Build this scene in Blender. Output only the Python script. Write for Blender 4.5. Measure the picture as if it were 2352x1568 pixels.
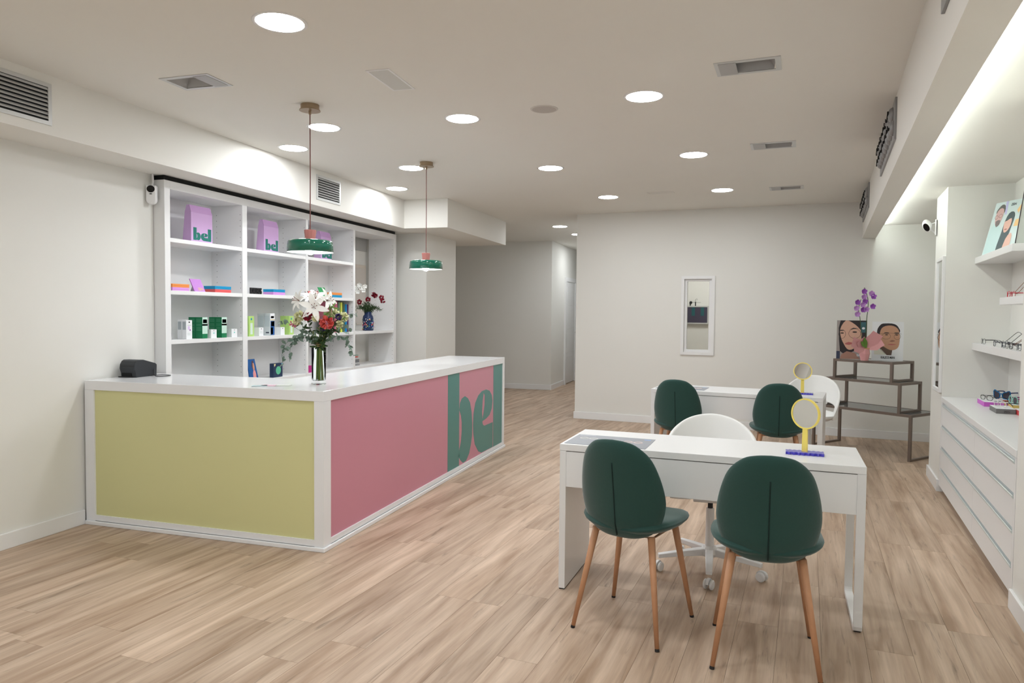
import bpy, bmesh, math, random
from math import sin, cos, pi, sqrt, radians
from mathutils import Vector, Matrix
random.seed(7)
SC = bpy.context.scene
for o in list(bpy.data.objects):
    bpy.data.objects.remove(o)
COL = SC.collection

# ------------------------------------------------------------------ camera
F_PX, YAW, PITCH, ROLL, CAM_H = 1643.03, 0.296011, -0.040488, 0.009293, 1.41586
cd = bpy.data.cameras.new('camera')
cam = bpy.data.objects.new('camera', cd)
COL.objects.link(cam)
cd.sensor_fit = 'HORIZONTAL'
cd.sensor_width = 36.0
cd.lens = F_PX / 2352 * 36.0
cd.clip_start = 0.05
cd.clip_end = 60
_f = Vector((-sin(YAW) * cos(PITCH), cos(YAW) * cos(PITCH), sin(PITCH)))
_r = Vector((cos(YAW), sin(YAW), 0))
_u = _r.cross(_f)
_r2 = cos(ROLL) * _r + sin(ROLL) * _u
_u2 = -sin(ROLL) * _r + cos(ROLL) * _u
cam.matrix_world = Matrix(((_r2.x, _u2.x, -_f.x, 0), (_r2.y, _u2.y, -_f.y, 0), (_r2.z, _u2.z, -_f.z, CAM_H), (0, 0, 0, 1)))
SC.camera = cam

# ------------------------------------------------------------------ world (daylight of the street through the open shop front), exposure
w = bpy.data.worlds.new('street_daylight')
SC.world = w
w.use_nodes = True
w.node_tree.nodes['Background'].inputs[0].default_value = (0.95, 0.98, 1.0, 1)
w.node_tree.nodes['Background'].inputs[1].default_value = 0.55
vs = SC.view_settings
vs.view_transform = 'Standard'
vs.look = 'None'
vs.exposure = 0.36
vs.gamma = 1.0
vs.use_curve_mapping = False
SC.cycles.max_bounces = 10
SC.cycles.diffuse_bounces = 4
SC.cycles.glossy_bounces = 4
SC.cycles.transmission_bounces = 8
SC.cycles.sample_clamp_indirect = 6.0
SC.cycles.use_denoising = True
LAMP = 74.0      # radiance of the ceiling downlights
LED = 26.0       # radiance of the cove strip
BULB = 30.0      # pendant bulbs

# ------------------------------------------------------------------ materials
def lin(c):
    return tuple(((v / 255) / 12.92 if v / 255 <= 0.04045 else ((v / 255 + 0.055) / 1.055) ** 2.4) for v in c)

MATS = {}
def mat(name, rgb=(200, 200, 200), rough=0.5, metal=0.0, spec=0.5, emit=0.0, trans=0.0, ior=1.45, sheen=0.0, coat=0.0, noise=0.0, nscale=30.0, bump=0.0, alpha=1.0):
    if name in MATS:
        return MATS[name]
    m = bpy.data.materials.new(name)
    m.use_nodes = True
    nt = m.node_tree
    b = nt.nodes['Principled BSDF']
    c = lin(rgb)
    b.inputs['Base Color'].default_value = (*c, 1)
    b.inputs['Roughness'].default_value = rough
    b.inputs['Metallic'].default_value = metal
    b.inputs['Specular IOR Level'].default_value = spec
    b.inputs['IOR'].default_value = ior
    b.inputs['Transmission Weight'].default_value = trans
    b.inputs['Sheen Weight'].default_value = sheen
    b.inputs['Coat Weight'].default_value = coat
    b.inputs['Alpha'].default_value = alpha
    if emit:
        b.inputs['Emission Color'].default_value = (*c, 1)
        b.inputs['Emission Strength'].default_value = emit
    if noise or bump:
        tc = nt.nodes.new('ShaderNodeTexCoord')
        n = nt.nodes.new('ShaderNodeTexNoise')
        n.inputs['Scale'].default_value = nscale
        n.inputs['Detail'].default_value = 1
        nt.links.new(tc.outputs['Object'], n.inputs['Vector'])
        if noise:
            r = nt.nodes.new('ShaderNodeMapRange')
            r.inputs['To Min'].default_value = 1 - noise
            r.inputs['To Max'].default_value = 1 + noise
            nt.links.new(n.outputs['Fac'], r.inputs['Value'])
            mx = nt.nodes.new('ShaderNodeVectorMath')
            mx.operation = 'SCALE'
            mx.inputs[0].default_value = c
            nt.links.new(r.outputs[0], mx.inputs['Scale'])
            nt.links.new(mx.outputs[0], b.inputs['Base Color'])
        if bump:
            bp = nt.nodes.new('ShaderNodeBump')
            bp.inputs['Strength'].default_value = bump
            bp.inputs['Distance'].default_value = 0.002
            nt.links.new(n.outputs['Fac'], bp.inputs['Height'])
            nt.links.new(bp.outputs[0], b.inputs['Normal'])
    MATS[name] = m
    return m

WALL = mat('wall_paint', (231, 230, 225), 0.65, noise=0.01, nscale=2)
CEIL = mat('ceiling_paint', (233, 231, 225), 0.7, noise=0.012, nscale=2)
TRIM = mat('white_lacquer', (236, 236, 236), 0.35)
WHITE = mat('white_laminate', (236, 236, 236), 0.28, noise=0.008, nscale=5)
SHELFW = mat('shelf_white', (234, 234, 234), 0.4)
COUNTER = mat('solid_surface_white', (238, 239, 241), 0.16, noise=0.006, nscale=4)
YELLOW = mat('yellow_panel', (216, 214, 158), 0.32, noise=0.015, nscale=2)
PINK = mat('pink_panel', (206, 138, 156), 0.3, noise=0.015, nscale=2)
TEAL = mat('teal_letter', (74, 136, 130), 0.3)
METAL = mat('grey_metal', (176, 176, 176), 0.45, metal=0.3)
ALU = mat('aluminium', (205, 206, 205), 0.35, metal=0.6)
DARK = mat('dark_void', (14, 14, 14), 0.8)
BLACK = mat('black_plastic', (30, 30, 32), 0.4)
GREENFAB = mat('green_velvet', (25, 66, 60), 0.85, sheen=0.35, noise=0.06, nscale=120, bump=0.15)
GREENSEAM = mat('green_seam', (14, 40, 37), 0.9)
WOODLEG = mat('beech_leg', (190, 140, 104), 0.45, noise=0.08, nscale=25)
CHWHITE = mat('white_shell', (238, 238, 236), 0.4)
CHMETAL = mat('white_powder_coat', (232, 232, 232), 0.35)
LAMPGREEN = mat('green_enamel', (0, 104, 82), 0.12, coat=0.6)
LAMPPINK = mat('pink_rubber', (205, 130, 125), 0.5)
LAMPIN = mat('lamp_inner_white', (245, 245, 245), 0.4)
BRASS = mat('brushed_brass', (160, 140, 115), 0.35, metal=0.8)
CORD = mat('copper_cord', (122, 78, 72), 0.6)
GLASS = mat('clear_glass', (250, 253, 252), 0.0, trans=1.0, ior=1.1)
PANE = mat('window_glass', (250, 252, 252), 0.0, trans=1.0, ior=1.01)
SMOKE = mat('smoked_glass', (120, 128, 130), 0.03, trans=0.55, ior=1.3)
MIRROR = mat('mirror_silver', (235, 238, 238), 0.01, metal=1.0)
NICKEL = mat('brown_nickel', (128, 116, 108), 0.38, metal=0.55)
EMIT = mat('led_disc', (248, 252, 255), emit=LAMP)
EMLED = mat('led_strip', (246, 255, 250), emit=LED)
EMBULB = mat('bulb_glow', (255, 255, 255), emit=BULB)
LILAC = mat('lilac_paper', (205, 168, 214), 0.6, noise=0.02, nscale=12)
LOGO = mat('logo_teal', (8, 112, 100), 0.5)

# ------------------------------------------------------------------ geometry helpers
class MB:
    def __init__(s):
        s.v = []
        s.f = []
    def add(s, vs_, fs):
        k = len(s.v)
        s.v += [tuple(p) for p in vs_]
        s.f += [tuple(i + k for i in f) for f in fs]
        return s
    def box(s, x0, y0, z0, x1, y1, z1):
        return s.add([(x0, y0, z0), (x1, y0, z0), (x1, y1, z0), (x0, y1, z0), (x0, y0, z1), (x1, y0, z1), (x1, y1, z1), (x0, y1, z1)],
                     [(0, 3, 2, 1), (4, 5, 6, 7), (0, 1, 5, 4), (1, 2, 6, 5), (2, 3, 7, 6), (3, 0, 4, 7)])
    def prism(s, poly, z0, z1, axis='z'):
        n = len(poly)
        def P(a, b, c):
            return (a, b, c) if axis == 'z' else ((c, a, b) if axis == 'x' else (a, c, b))
        vs_ = [P(a, b, z0) for a, b in poly] + [P(a, b, z1) for a, b in poly]
        fs = [tuple(range(n))[::-1], tuple(range(n, 2 * n))] + [(i, (i + 1) % n, n + (i + 1) % n, n + i) for i in range(n)]
        return s.add(vs_, fs)
    def lathe(s, prof, n=24, cx=0, cy=0, cap=True):
        vs_ = []
        fs = []
        for r, z in prof:
            for i in range(n):
                a = 2 * pi * i / n
                vs_.append((cx + r * cos(a), cy + r * sin(a), z))
        m = len(prof)
        for j in range(m - 1):
            for i in range(n):
                a, b = j * n + i, j * n + (i + 1) % n
                fs.append((a, b, b + n, a + n))
        if cap:
            fs.append(tuple(range(n))[::-1])
            fs.append(tuple(range((m - 1) * n, m * n)))
        return s.add(vs_, fs)
    def tube(s, pts, r, n=8, r2=None, closed=False):
        pts = [Vector(p) for p in pts]
        m = len(pts)
        vs_ = []
        fs = []
        prev = None
        for i, p in enumerate(pts):
            if closed:
                t = pts[(i + 1) % m] - pts[(i - 1) % m]
            else:
                t = pts[min(i + 1, m - 1)] - pts[max(i - 1, 0)]
            t = t.normalized() if t.length > 1e-9 else Vector((0, 0, 1))
            if prev is None:
                ref = Vector((0, 0, 1)) if abs(t.z) < 0.9 else Vector((1, 0, 0))
                nx = t.cross(ref).normalized()
            else:
                nx = (prev - t * prev.dot(t)).normalized()
            prev = nx
            ny = t.cross(nx)
            rr = r if r2 is None else r + (r2 - r) * i / max(m - 1, 1)
            for k in range(n):
                a = 2 * pi * k / n
                vs_.append(p + nx * (rr * cos(a)) + ny * (rr * sin(a)))
        for i in range(m if closed else m - 1):
            for k in range(n):
                a, b = i * n + k, i * n + (k + 1) % n
                c, d = ((i + 1) % m) * n + (k + 1) % n, ((i + 1) % m) * n + k
                fs.append((a, b, c, d))
        if not closed:
            fs.append(tuple(range(n))[::-1])
            fs.append(tuple(range((m - 1) * n, m * n)))
        return s.add(vs_, fs)
    def ball(s, c, rx, ry=None, rz=None, n=10, m=7, M=None):
        ry = ry or rx
        rz = rz or rx
        vs_ = []
        fs = []
        for j in range(m + 1):
            t = pi * j / m
            for i in range(n):
                a = 2 * pi * i / n
                q = Vector((rx * sin(t) * cos(a), ry * sin(t) * sin(a), rz * cos(t)))
                if M:
                    q = M @ q
                vs_.append(Vector(c) + q)
        for j in range(m):
            for i in range(n):
                a, b = j * n + i, j * n + (i + 1) % n
                fs.append((a, a + n, b + n, b))
        return s.add(vs_, fs)
    def leaf(s, base, d, up, L, W, curl=0.0, tip=0.0, seg=5, cup=0.0, wpos=0.5):
        """a bent blade from base along d; up is the face normal"""
        base = Vector(base)
        d = Vector(d).normalized()
        up = Vector(up)
        up = (up - d * up.dot(d))
        up = up.normalized() if up.length > 1e-6 else d.orthogonal().normalized()
        side = d.cross(up)
        vs_ = []
        fs = []
        p = base.copy()
        cur = d.copy()
        nrm = up.copy()
        for i in range(seg + 1):
            t = i / seg
            if t <= wpos:
                wdt = sin(pi / 2 * t / wpos) if wpos else 1
            else:
                wdt = cos(pi / 2 * (t - wpos) / (1 - wpos))
            wdt = max(wdt, tip if i == seg else 0.14) * W / 2
            vs_ += [p - side * wdt + nrm * cup * wdt, p, p + side * wdt + nrm * cup * wdt]
            if i < seg:
                R = Matrix.Rotation(curl / seg, 3, side)
                cur = R @ cur
                nrm = R @ nrm
                p = p + cur * (L / seg)
        for i in range(seg):
            k = i * 3
            fs += [(k, k + 1, k + 4, k + 3), (k + 1, k + 2, k + 5, k + 4)]
        return s.add(vs_, fs)
    def mesh(s, name):
        me = bpy.data.meshes.new(name)
        me.from_pydata([tuple(p) for p in s.v], [], s.f)
        me.update()
        return me
    def build(s, name, m, parent=None, loc=(0, 0, 0), rz=0.0, smooth=False, bevel=0.0, recalc=True, seg=2):
        me = s.mesh(name)
        return obj(name, me, m, parent, loc, rz, smooth, bevel, recalc, seg)

def obj(name, me, m, parent=None, loc=(0, 0, 0), rz=0.0, smooth=False, bevel=0.0, recalc=False, seg=2):
    if recalc:
        bm = bmesh.new()
        bm.from_mesh(me)
        bmesh.ops.recalc_face_normals(bm, faces=bm.faces)
        bm.to_mesh(me)
        bm.free()
    if m and not me.materials:
        me.materials.append(m)
    o = bpy.data.objects.new(name, me)
    COL.objects.link(o)
    o.location = loc
    o.rotation_euler = (0, 0, rz)
    if parent:
        o.parent = parent
    if smooth:
        for p in me.polygons:
            p.use_smooth = True
    if bevel:
        b = o.modifiers.new('edge', 'BEVEL')
        b.width = bevel
        b.segments = seg
        b.limit_method = 'ANGLE'
        b.angle_limit = 0.6
    return o

def tag(o, label=None, cat=None, group=None, kind=None):
    if label:
        o['label'] = label
    if cat:
        o['category'] = cat
    if group:
        o['group'] = group
    if kind:
        o['kind'] = kind
    return o

def thing(name, label, cat, loc=(0, 0, 0), rz=0.0, group=None):
    o = bpy.data.objects.new(name, None)
    o.empty_display_size = 0.05
    COL.objects.link(o)
    o.location = loc
    o.rotation_euler = (0, 0, rz)
    return tag(o, label, cat, group)

def struct(o):
    o['kind'] = 'structure'
    return o

def copy_tree(o, parent=None):
    c = o.copy()
    COL.objects.link(c)
    c.parent = parent
    for ch in [q for q in KIDS.get(o.name, [])]:
        copy_tree(ch, c)
    return c

KIDS = {}
def index_kids():
    KIDS.clear()
    for q in bpy.data.objects:
        if q.parent:
            KIDS.setdefault(q.parent.name, []).append(q)

def text_mesh(body, size, extrude=0.001, sx=1.0, bold=0.0):
    cu = bpy.data.curves.new('lettering', 'FONT')
    cu.body = body
    cu.size = size
    cu.extrude = extrude
    cu.offset = bold
    cu.resolution_u = 3
    cu.align_x = 'CENTER'
    to = bpy.data.objects.new('lettering', cu)
    COL.objects.link(to)
    bpy.context.view_layer.update()
    me = bpy.data.meshes.new_from_object(to.evaluated_get(bpy.context.evaluated_depsgraph_get()))
    bpy.data.objects.remove(to)
    bpy.data.curves.remove(cu)
    me.transform(Matrix.Diagonal((sx, 1, 1, 1)))
    return me

def up_text(body, size, mtl, parent, loc, rz=0.0, sx=1.0, bold=0.0, extrude=0.0006, name='lettering', tilt=0.0):
    """text standing upright, reading along local +x, facing local -y"""
    me = text_mesh(body, size, extrude, sx, bold)
    me.transform(Matrix.Rotation(pi / 2 + tilt, 4, 'X'))
    return obj(name, me, mtl, parent, loc, rz)

def flat(pts, mtl, parent, name, y=0.0, th=0.0006, sx=1.0, sz=1.0, ox=0.0, oz=0.0):
    """thin upright print: polygon in local x/z, facing -y"""
    return MB().prism([(ox + a * sx, oz + b * sz) for a, b in pts], y - th, y, axis='y').build(name, mtl, parent)

def spline(ctrl, n, closed=False):
    out = []
    m = len(ctrl)
    for i in range(m if closed else m - 1):
        p0 = Vector(ctrl[(i - 1) % m] if closed or i else ctrl[0])
        p1 = Vector(ctrl[i])
        p2 = Vector(ctrl[(i + 1) % m])
        p3 = Vector(ctrl[(i + 2) % m] if closed or i + 2 < m else ctrl[-1])
        for k in range(n):
            t = k / n
            out.append(0.5 * ((2 * p1) + (p2 - p0) * t + (2 * p0 - 5 * p1 + 4 * p2 - p3) * t * t + (3 * p1 - p0 - 3 * p2 + p3) * t ** 3))
    if not closed:
        out.append(Vector(ctrl[-1]))
    return out

def oval(cx, cz, rx, rz, n=20, rot=0.0, a0=0.0, a1=2 * pi):
    out = []
    for i in range(n):
        a = a0 + (a1 - a0) * i / (n if abs(a1 - a0 - 2 * pi) < 1e-6 else n - 1)
        x, z = rx * cos(a), rz * sin(a)
        out.append((cx + x * cos(rot) - z * sin(rot), cz + x * sin(rot) + z * cos(rot)))
    return out
# ------------------------------------------------------------------ setting
CZ = 2.727            # main ceiling
RO, RZ = (1.64, 6.51, 0.0), -0.119     # right-hand wall frame: local x into the wall, local y along it
def rw(a, b, z=0.0):
    return (RO[0] + a * cos(RZ) - b * sin(RZ), RO[1] + a * sin(RZ) + b * cos(RZ), z)

# floor: base slab with laminate planks laid on it
def wood_material():
    m = bpy.data.materials.new('oak_laminate')
    m.use_nodes = True
    nt = m.node_tree
    N = nt.nodes
    Lk = nt.links.new
    b = N['Principled BSDF']
    tc = N.new('ShaderNodeTexCoord')
    oi = N.new('ShaderNodeObjectInfo')
    at = N.new('ShaderNodeAttribute')
    at.attribute_name = 'tint'
    ad = N.new('ShaderNodeMath')
    ad.operation = 'ADD'
    Lk(oi.outputs['Random'], ad.inputs[0])
    Lk(at.outputs['Fac'], ad.inputs[1])
    fr = N.new('ShaderNodeMath')
    fr.operation = 'FRACT'
    Lk(ad.outputs[0], fr.inputs[0])
    cx = N.new('ShaderNodeCombineXYZ')
    mu = N.new('ShaderNodeMath')
    mu.operation = 'MULTIPLY'
    mu.inputs[1].default_value = 37.0
    Lk(fr.outputs[0], mu.inputs[0])
    Lk(mu.outputs[0], cx.inputs[2])
    Lk(mu.outputs[0], cx.inputs[1])
    va = N.new('ShaderNodeVectorMath')
    Lk(tc.outputs['Object'], va.inputs[0])
    Lk(cx.outputs[0], va.inputs[1])
    def stretched(sx, sy, detail, rough, dist=0.0):
        mp = N.new('ShaderNodeMapping')
        mp.inputs['Scale'].default_value = (sx, sy, 1)
        Lk(va.outputs[0], mp.inputs['Vector'])
        n = N.new('ShaderNodeTexNoise')
        n.inputs['Scale'].default_value = 1.0
        n.inputs['Detail'].default_value = detail
        n.inputs['Roughness'].default_value = rough
        n.inputs['Distortion'].default_value = dist
        Lk(mp.outputs[0], n.inputs['Vector'])
        return n
    fine = stretched(95, 3.0, 5, 0.6)
    broad = stretched(14, 1.1, 4, 0.55, 0.4)
    streak = stretched(34, 2.4, 4, 0.65, 0.8)
    ramp = N.new('ShaderNodeValToRGB')
    e = ramp.color_ramp.elements
    e[0].position = 0.30
    e[0].color = (*lin((158, 131, 108)), 1)
    e[1].position = 0.72
    e[1].color = (*lin((212, 189, 167)), 1)
    Lk(broad.outputs['Fac'], ramp.inputs[0])
    f1 = N.new('ShaderNodeMapRange')
    f1.inputs['From Min'].default_value = 0.3
    f1.inputs['From Max'].default_value = 0.7
    f1.inputs['To Min'].default_value = 0.90
    f1.inputs['To Max'].default_value = 1.05
    Lk(fine.outputs['Fac'], f1.inputs['Value'])
    f2 = N.new('ShaderNodeMapRange')       # dark knots and streaks of the oak
    f2.inputs['From Min'].default_value = 0.60
    f2.inputs['From Max'].default_value = 0.74
    f2.inputs['To Min'].default_value = 1.0
    f2.inputs['To Max'].default_value = 0.55
    Lk(streak.outputs['Fac'], f2.inputs['Value'])
    f3 = N.new('ShaderNodeMapRange')       # plank to plank tone
    f3.inputs['To Min'].default_value = 0.90
    f3.inputs['To Max'].default_value = 1.08
    Lk(fr.outputs[0], f3.inputs['Value'])
    p1 = N.new('ShaderNodeMath')
    p1.operation = 'MULTIPLY'
    Lk(f1.outputs[0], p1.inputs[0])
    Lk(f2.outputs[0], p1.inputs[1])
    p2 = N.new('ShaderNodeMath')
    p2.operation = 'MULTIPLY'
    Lk(p1.outputs[0], p2.inputs[0])
    Lk(f3.outputs[0], p2.inputs[1])
    vm = N.new('ShaderNodeVectorMath')
    vm.operation = 'SCALE'
    Lk(ramp.outputs[0], vm.inputs[0])
    Lk(p2.outputs[0], vm.inputs['Scale'])
    Lk(vm.outputs[0], b.inputs['Base Color'])
    b.inputs['Roughness'].default_value = 0.5
    b.inputs['Specular IOR Level'].default_value = 0.35
    bp = N.new('ShaderNodeBump')
    bp.inputs['Strength'].default_value = 0.12
    bp.inputs['Distance'].default_value = 0.001
    Lk(fine.outputs['Fac'], bp.inputs['Height'])
    Lk(bp.outputs[0], b.inputs['Normal'])
    return m
OAK = wood_material()
floor = struct(MB().box(-6.4, -3, -0.06, 4.2, 16.6, -0.006).build('floor', mat('floor_underlay', (84, 66, 52), 0.8)))
PW, PL, PA = 0.177, 1.22, -0.095
plank_me = MB().box(-PW / 2 + 0.0005, -PL / 2 + 0.0005, -0.006, PW / 2 - 0.0005, PL / 2 - 0.0005, 0.0).mesh('plank')
plank_me.materials.append(OAK)
def in_view(x, y, z):
    d = Vector((x, y, z - CAM_H))
    k = d.dot(_f)
    if k < 0.3:
        return None
    px, py = 1176 + F_PX * d.dot(_r2) / k, 784 - F_PX * d.dot(_u2) / k
    return k if -260 < px < 2612 and -50 < py < 1900 else None
planks = []
for i in range(-42, 32):
    off = random.random() * PL
    for j in range(-4, 15):
        lx, ly = i * PW, j * PL + off
        wx, wy = lx * cos(PA) - ly * sin(PA), lx * sin(PA) + ly * cos(PA)
        if not (-6.3 < wx < 4.0 and -2.9 < wy < 16.4):
            continue
        ks = [in_view(wx + (u * cos(PA) - v * sin(PA)), wy + (u * sin(PA) + v * cos(PA)), 0) for u in (-0.09, 0.09) for v in (-0.6, 0, 0.6)]
        ks = [k for k in ks if k]
        hidden = (wx < -4.15) or (-3.9 < wx < -2.36 and 3.75 < wy < 7.0) or (wx > 1.75 + (wy - 6.5) * 0.12 and wy < 8.6) or (wy > 9.6 and wx > -1.8) or (wy > 13 and wx < -3.2)
        planks.append((0 if ks and not hidden else 1, min(ks) if ks else sqrt(wx * wx + wy * wy), lx, ly, wx, wy))
planks.sort()
rest = MB()
tints = []
for q, k, lx, ly, wx, wy in planks[:296]:
    p = bpy.data.objects.new('plank', plank_me)
    COL.objects.link(p)
    p.location = (wx, wy, 0)
    p.rotation_euler = (0, 0, PA)
    p.parent = floor
for q, k, lx, ly, wx, wy in planks[296:]:
    rest.box(lx - PW / 2 + 0.0005, ly - PL / 2 + 0.0005, -0.006, lx + PW / 2 - 0.0005, ly + PL / 2 - 0.0005, 0.0)
    tints += [random.random()] * 8
pr = rest.build('plank_field', OAK, floor, rz=PA)
at_ = pr.data.attributes.new('tint', 'FLOAT', 'POINT')
at_.data.foreach_set('value', tints)
tag(pr, kind='stuff')

# ceiling, with the openings of the recessed spotlight boxes
RECESS = [(-2.974, 3.465, 0.0), (0.06, 4.03, -0.085), (0.288, 5.934, -0.085), (0.525, 7.94, -0.1)]
xs = sorted({-6.4, 4.2} | {r[0] + s * 0.135 for r in RECESS for s in (-1, 1)})
ys = sorted({-3.0, 16.6} | {r[1] + s * 0.082 for r in RECESS for s in (-1, 1)})
cm = MB()
cm.add([(x, y, CZ) for y in ys for x in xs], [])
for j in range(len(ys) - 1):
    for i in range(len(xs) - 1):
        mx, my = (xs[i] + xs[i + 1]) / 2, (ys[j] + ys[j + 1]) / 2
        if any(abs(mx - r[0]) < 0.13 and abs(my - r[1]) < 0.08 for r in RECESS):
            continue
        k = j * len(xs) + i
        cm.f.append((k, k + len(xs), k + len(xs) + 1, k + 1))
struct(cm.build('ceiling', CEIL, recalc=False))
struct(MB().prism([(-4.7, -3), (-3.70, -3), (-3.70, 7.735), (-3.15, 7.735), (-3.15, 9.97), (-4.7, 9.97)], 2.393, CZ).build('ceiling_soffit', CEIL))
struct(MB().box(-0.513, -10, 2.308, -0.373, 2.62, CZ).build('ceiling_beam', CEIL, loc=RO, rz=RZ))
struct(MB().box(-0.373, -10, 2.45, 1.2, 2.9, 2.52).build('ceiling_alcove', CEIL, loc=RO, rz=RZ))
# walls
struct(MB().box(-4.3, -3, 0, -4.05, 4.262, 2.393).build('wall_left', WALL))
struct(MB().box(-4.6, 4.2, 0, -4.34, 8.25, 2.393).build('wall_niche', WALL))
struct(MB().box(-4.7, 8.25, 0, -3.64, 9.24, 2.393).build('wall_column', WALL))
struct(MB().prism([(-6.4, 9.1), (-4.7, 9.1), (-4.7, 9.24), (-6.25, 9.24), (-6.25, 12.73), (-6.4, 12.73)], 0, CZ).build('wall_passage', WALL))
hb = struct(MB().box(-6.4, 12.73, 0, -3.134, 16.6, CZ).build('wall_hall', WALL))
struct(MB().box(-3.134, 16.3, 0, -1.85, 16.6, CZ).build('wall_end', WALL))
struct(MB().box(-1.978, 9.50, 0, -1.85, 16.3, CZ).build('wall_partition', WALL))
struct(MB().prism([(-1.85, 11.7), (2.5, 11.7), (2.5, 9.2), (2.7, 9.2), (2.7, 11.85), (-1.85, 11.85)], 0, CZ).build('wall_test_room', WALL))
struct(MB().prism([(0, -10), (0, -2.53), (0.447, -2.53), (0.447, 0), (0, 0), (0, 0.63), (0.65, 0.63), (0.65, 2.75), (0.9, 2.75), (0.9, -10)], 0, 2.45).build('wall_right', WALL, loc=RO, rz=RZ))
# back wall with the test-room window opening
BWO, BWZ = (-1.984, 9.43, 0), -0.0932
gx, gz = [0, 1.425, 1.765, 4.62], [0, 0.935, 1.865, CZ]
bm_ = MB()
bm_.add([(x, y, z) for y in (0, 0.12) for z in gz for x in gx], [])
for y in (0, 1):
    for j in range(3):
        for i in range(3):
            if i == 1 and j == 1:
                continue
            k = y * 16 + j * 4 + i
            bm_.f.append((k, k + 1, k + 5, k + 4))
for a, b_ in ((5, 6), (6, 10), (10, 9), (9, 5), (0, 12), (3, 15)):
    bm_.f.append((a, b_, b_ + 16, a + 16))
struct(bm_.build('wall_back', WALL, loc=BWO, rz=BWZ))
# window_1: white casing, sash and pane
w1 = struct(MB().prism([(1.39, 0.902), (1.80, 0.902), (1.80, 1.893), (1.39, 1.893)], -0.018, 0.0, axis='y').build('window_1', TRIM, loc=BWO, rz=BWZ))
me = w1.data
bm = bmesh.new()
bm.from_mesh(me)
bm.clear()
bm.to_mesh(me)
bm.free()
def ring(x0, z0, x1, z1, t, y0, y1):
    m = MB()
    o_ = [(x0, z0), (x1, z0), (x1, z1), (x0, z1)]
    i_ = [(x0 + t, z0 + t), (x1 - t, z0 + t), (x1 - t, z1 - t), (x0 + t, z1 - t)]
    m.add([(a, y0, b) for a, b in o_ + i_] + [(a, y1, b) for a, b in o_ + i_],
          [f for i in range(4) for j in [(i + 1) % 4] for f in ((i, j, 4 + j, 4 + i), (8 + i, 12 + i, 12 + j, 8 + j), (i, 8 + i, 8 + j, j), (4 + i, 4 + j, 12 + j, 12 + i))])
    return m
def ring_h(x0, y0, x1, y1, t, z0, z1):
    m = ring(x0, y0, x1, y1, t, z0, z1)
    m.v = [(a, c, b) for a, b, c in m.v]
    return m
w1.data = ring(1.39, 0.902, 1.80, 1.893, 0.036, -0.018, 0.0).mesh('window_casing')
w1.data.materials.append(TRIM)
ring(1.425, 0.935, 1.765, 1.865, 0.036, 0.012, 0.06).build('sash', TRIM, w1, bevel=0.004)
MB().box(1.46, 0.032, 0.97, 1.73, 0.037, 1.83).build('pane', PANE, w1)
# baseboards
BBH = 0.095
struct(MB().box(-4.05, -3, 0, -4.034, 3.64, BBH).build('baseboard_left', TRIM, bevel=0.003))
struct(MB().box(-0.012, -0.016, 0, 4.62, 0, BBH).build('baseboard_back', TRIM, loc=BWO, rz=BWZ, bevel=0.003))
struct(MB().prism([(-6.2, 12.714), (-3.118, 12.714), (-3.118, 13.75), (-3.134, 13.75), (-3.134, 12.73), (-6.2, 12.73)], 0, BBH).build('baseboard_hall', TRIM, bevel=0.003))
struct(MB().prism([(-0.016, 0.646), (-0.016, -0.002), (0.03, -0.002), (0.03, 0.0), (0.0, 0.0), (0.0, 0.63), (0.2, 0.63), (0.2, 0.646)], 0, BBH).build('baseboard_pier', TRIM, loc=RO, rz=RZ, bevel=0.003))
struct(MB().box(-0.016, -10, 0, 0.0, -2.53, BBH).build('baseboard_right', TRIM, loc=RO, rz=RZ, bevel=0.003))
# hall door
d1 = struct(MB().box(-3.134, 13.86, 0.012, -3.112, 14.68, 2.04).build('door_1', TRIM, bevel=0.004))
for k in range(4):
    MB().box(-3.112, 13.95, 0.16 + k * 0.47, -3.108, 14.59, 0.54 + k * 0.47).build('door_panel', TRIM, d1, bevel=0.002)
MB().prism([(13.78, 0), (13.86, 0), (13.86, 2.04), (14.68, 2.04), (14.68, 0), (14.76, 0), (14.76, 2.12), (13.78, 2.12)], -3.134, -3.10, axis='x').build('door_frame', TRIM, d1)
MB().tube([(-3.11, 14.6, 1.02), (-3.065, 14.6, 1.02), (-3.065, 14.5, 1.02)], 0.009).build('door_handle', ALU, d1)

# ------------------------------------------------------------------ ceiling lamps
def downlight_proto():
    t = thing('downlight', 'round downlight', 'ceiling light')
    MB().lathe([(0.106, -0.002), (0.118, -0.004), (0.124, -0.001), (0.124, 0.0), (0.106, 0.0)], 40, cap=False).build('rim', TRIM, t, smooth=True)
    MB().lathe([(0.106, -0.003), (0.106, 0.0)], 40).build('diffuser', EMIT, t)
    return t
DLS = [(-1.993, 2.861, 'round ceiling downlight nearest the camera, above the counter end'),
       (-2.811, 4.558, 'round ceiling downlight just behind the first pendant cord'),
       (-3.41, 5.068, 'round ceiling downlight close to the soffit, above the first shelf bays'),
       (-1.769, 4.598, 'round ceiling downlight midway between the white strip lamp and the ceiling speaker'),
       (-0.528, 4.418, 'round ceiling downlight beside the largest recessed spotlight box'),
       (-0.319, 6.125, 'round ceiling downlight beside the middle recessed spotlight box'),
       (-1.59, 6.361, 'round ceiling downlight mid room, third in the row from the counter'),
       (-2.821, 6.04, 'round ceiling downlight touching the canopy of the second pendant'),
       (-3.44, 7.007, 'round ceiling downlight near the inner corner of the soffit'),
       (-1.349, 8.094, 'round ceiling downlight before the back wall, by the hall opening'),
       (-0.111, 7.926, 'round ceiling downlight before the back wall, above the window'),
       (-2.507, 10.658, 'round ceiling downlight at the hall entrance'),
       (-2.457, 11.781, 'round ceiling downlight deep in the hall, half hidden by the wall edge')]
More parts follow.
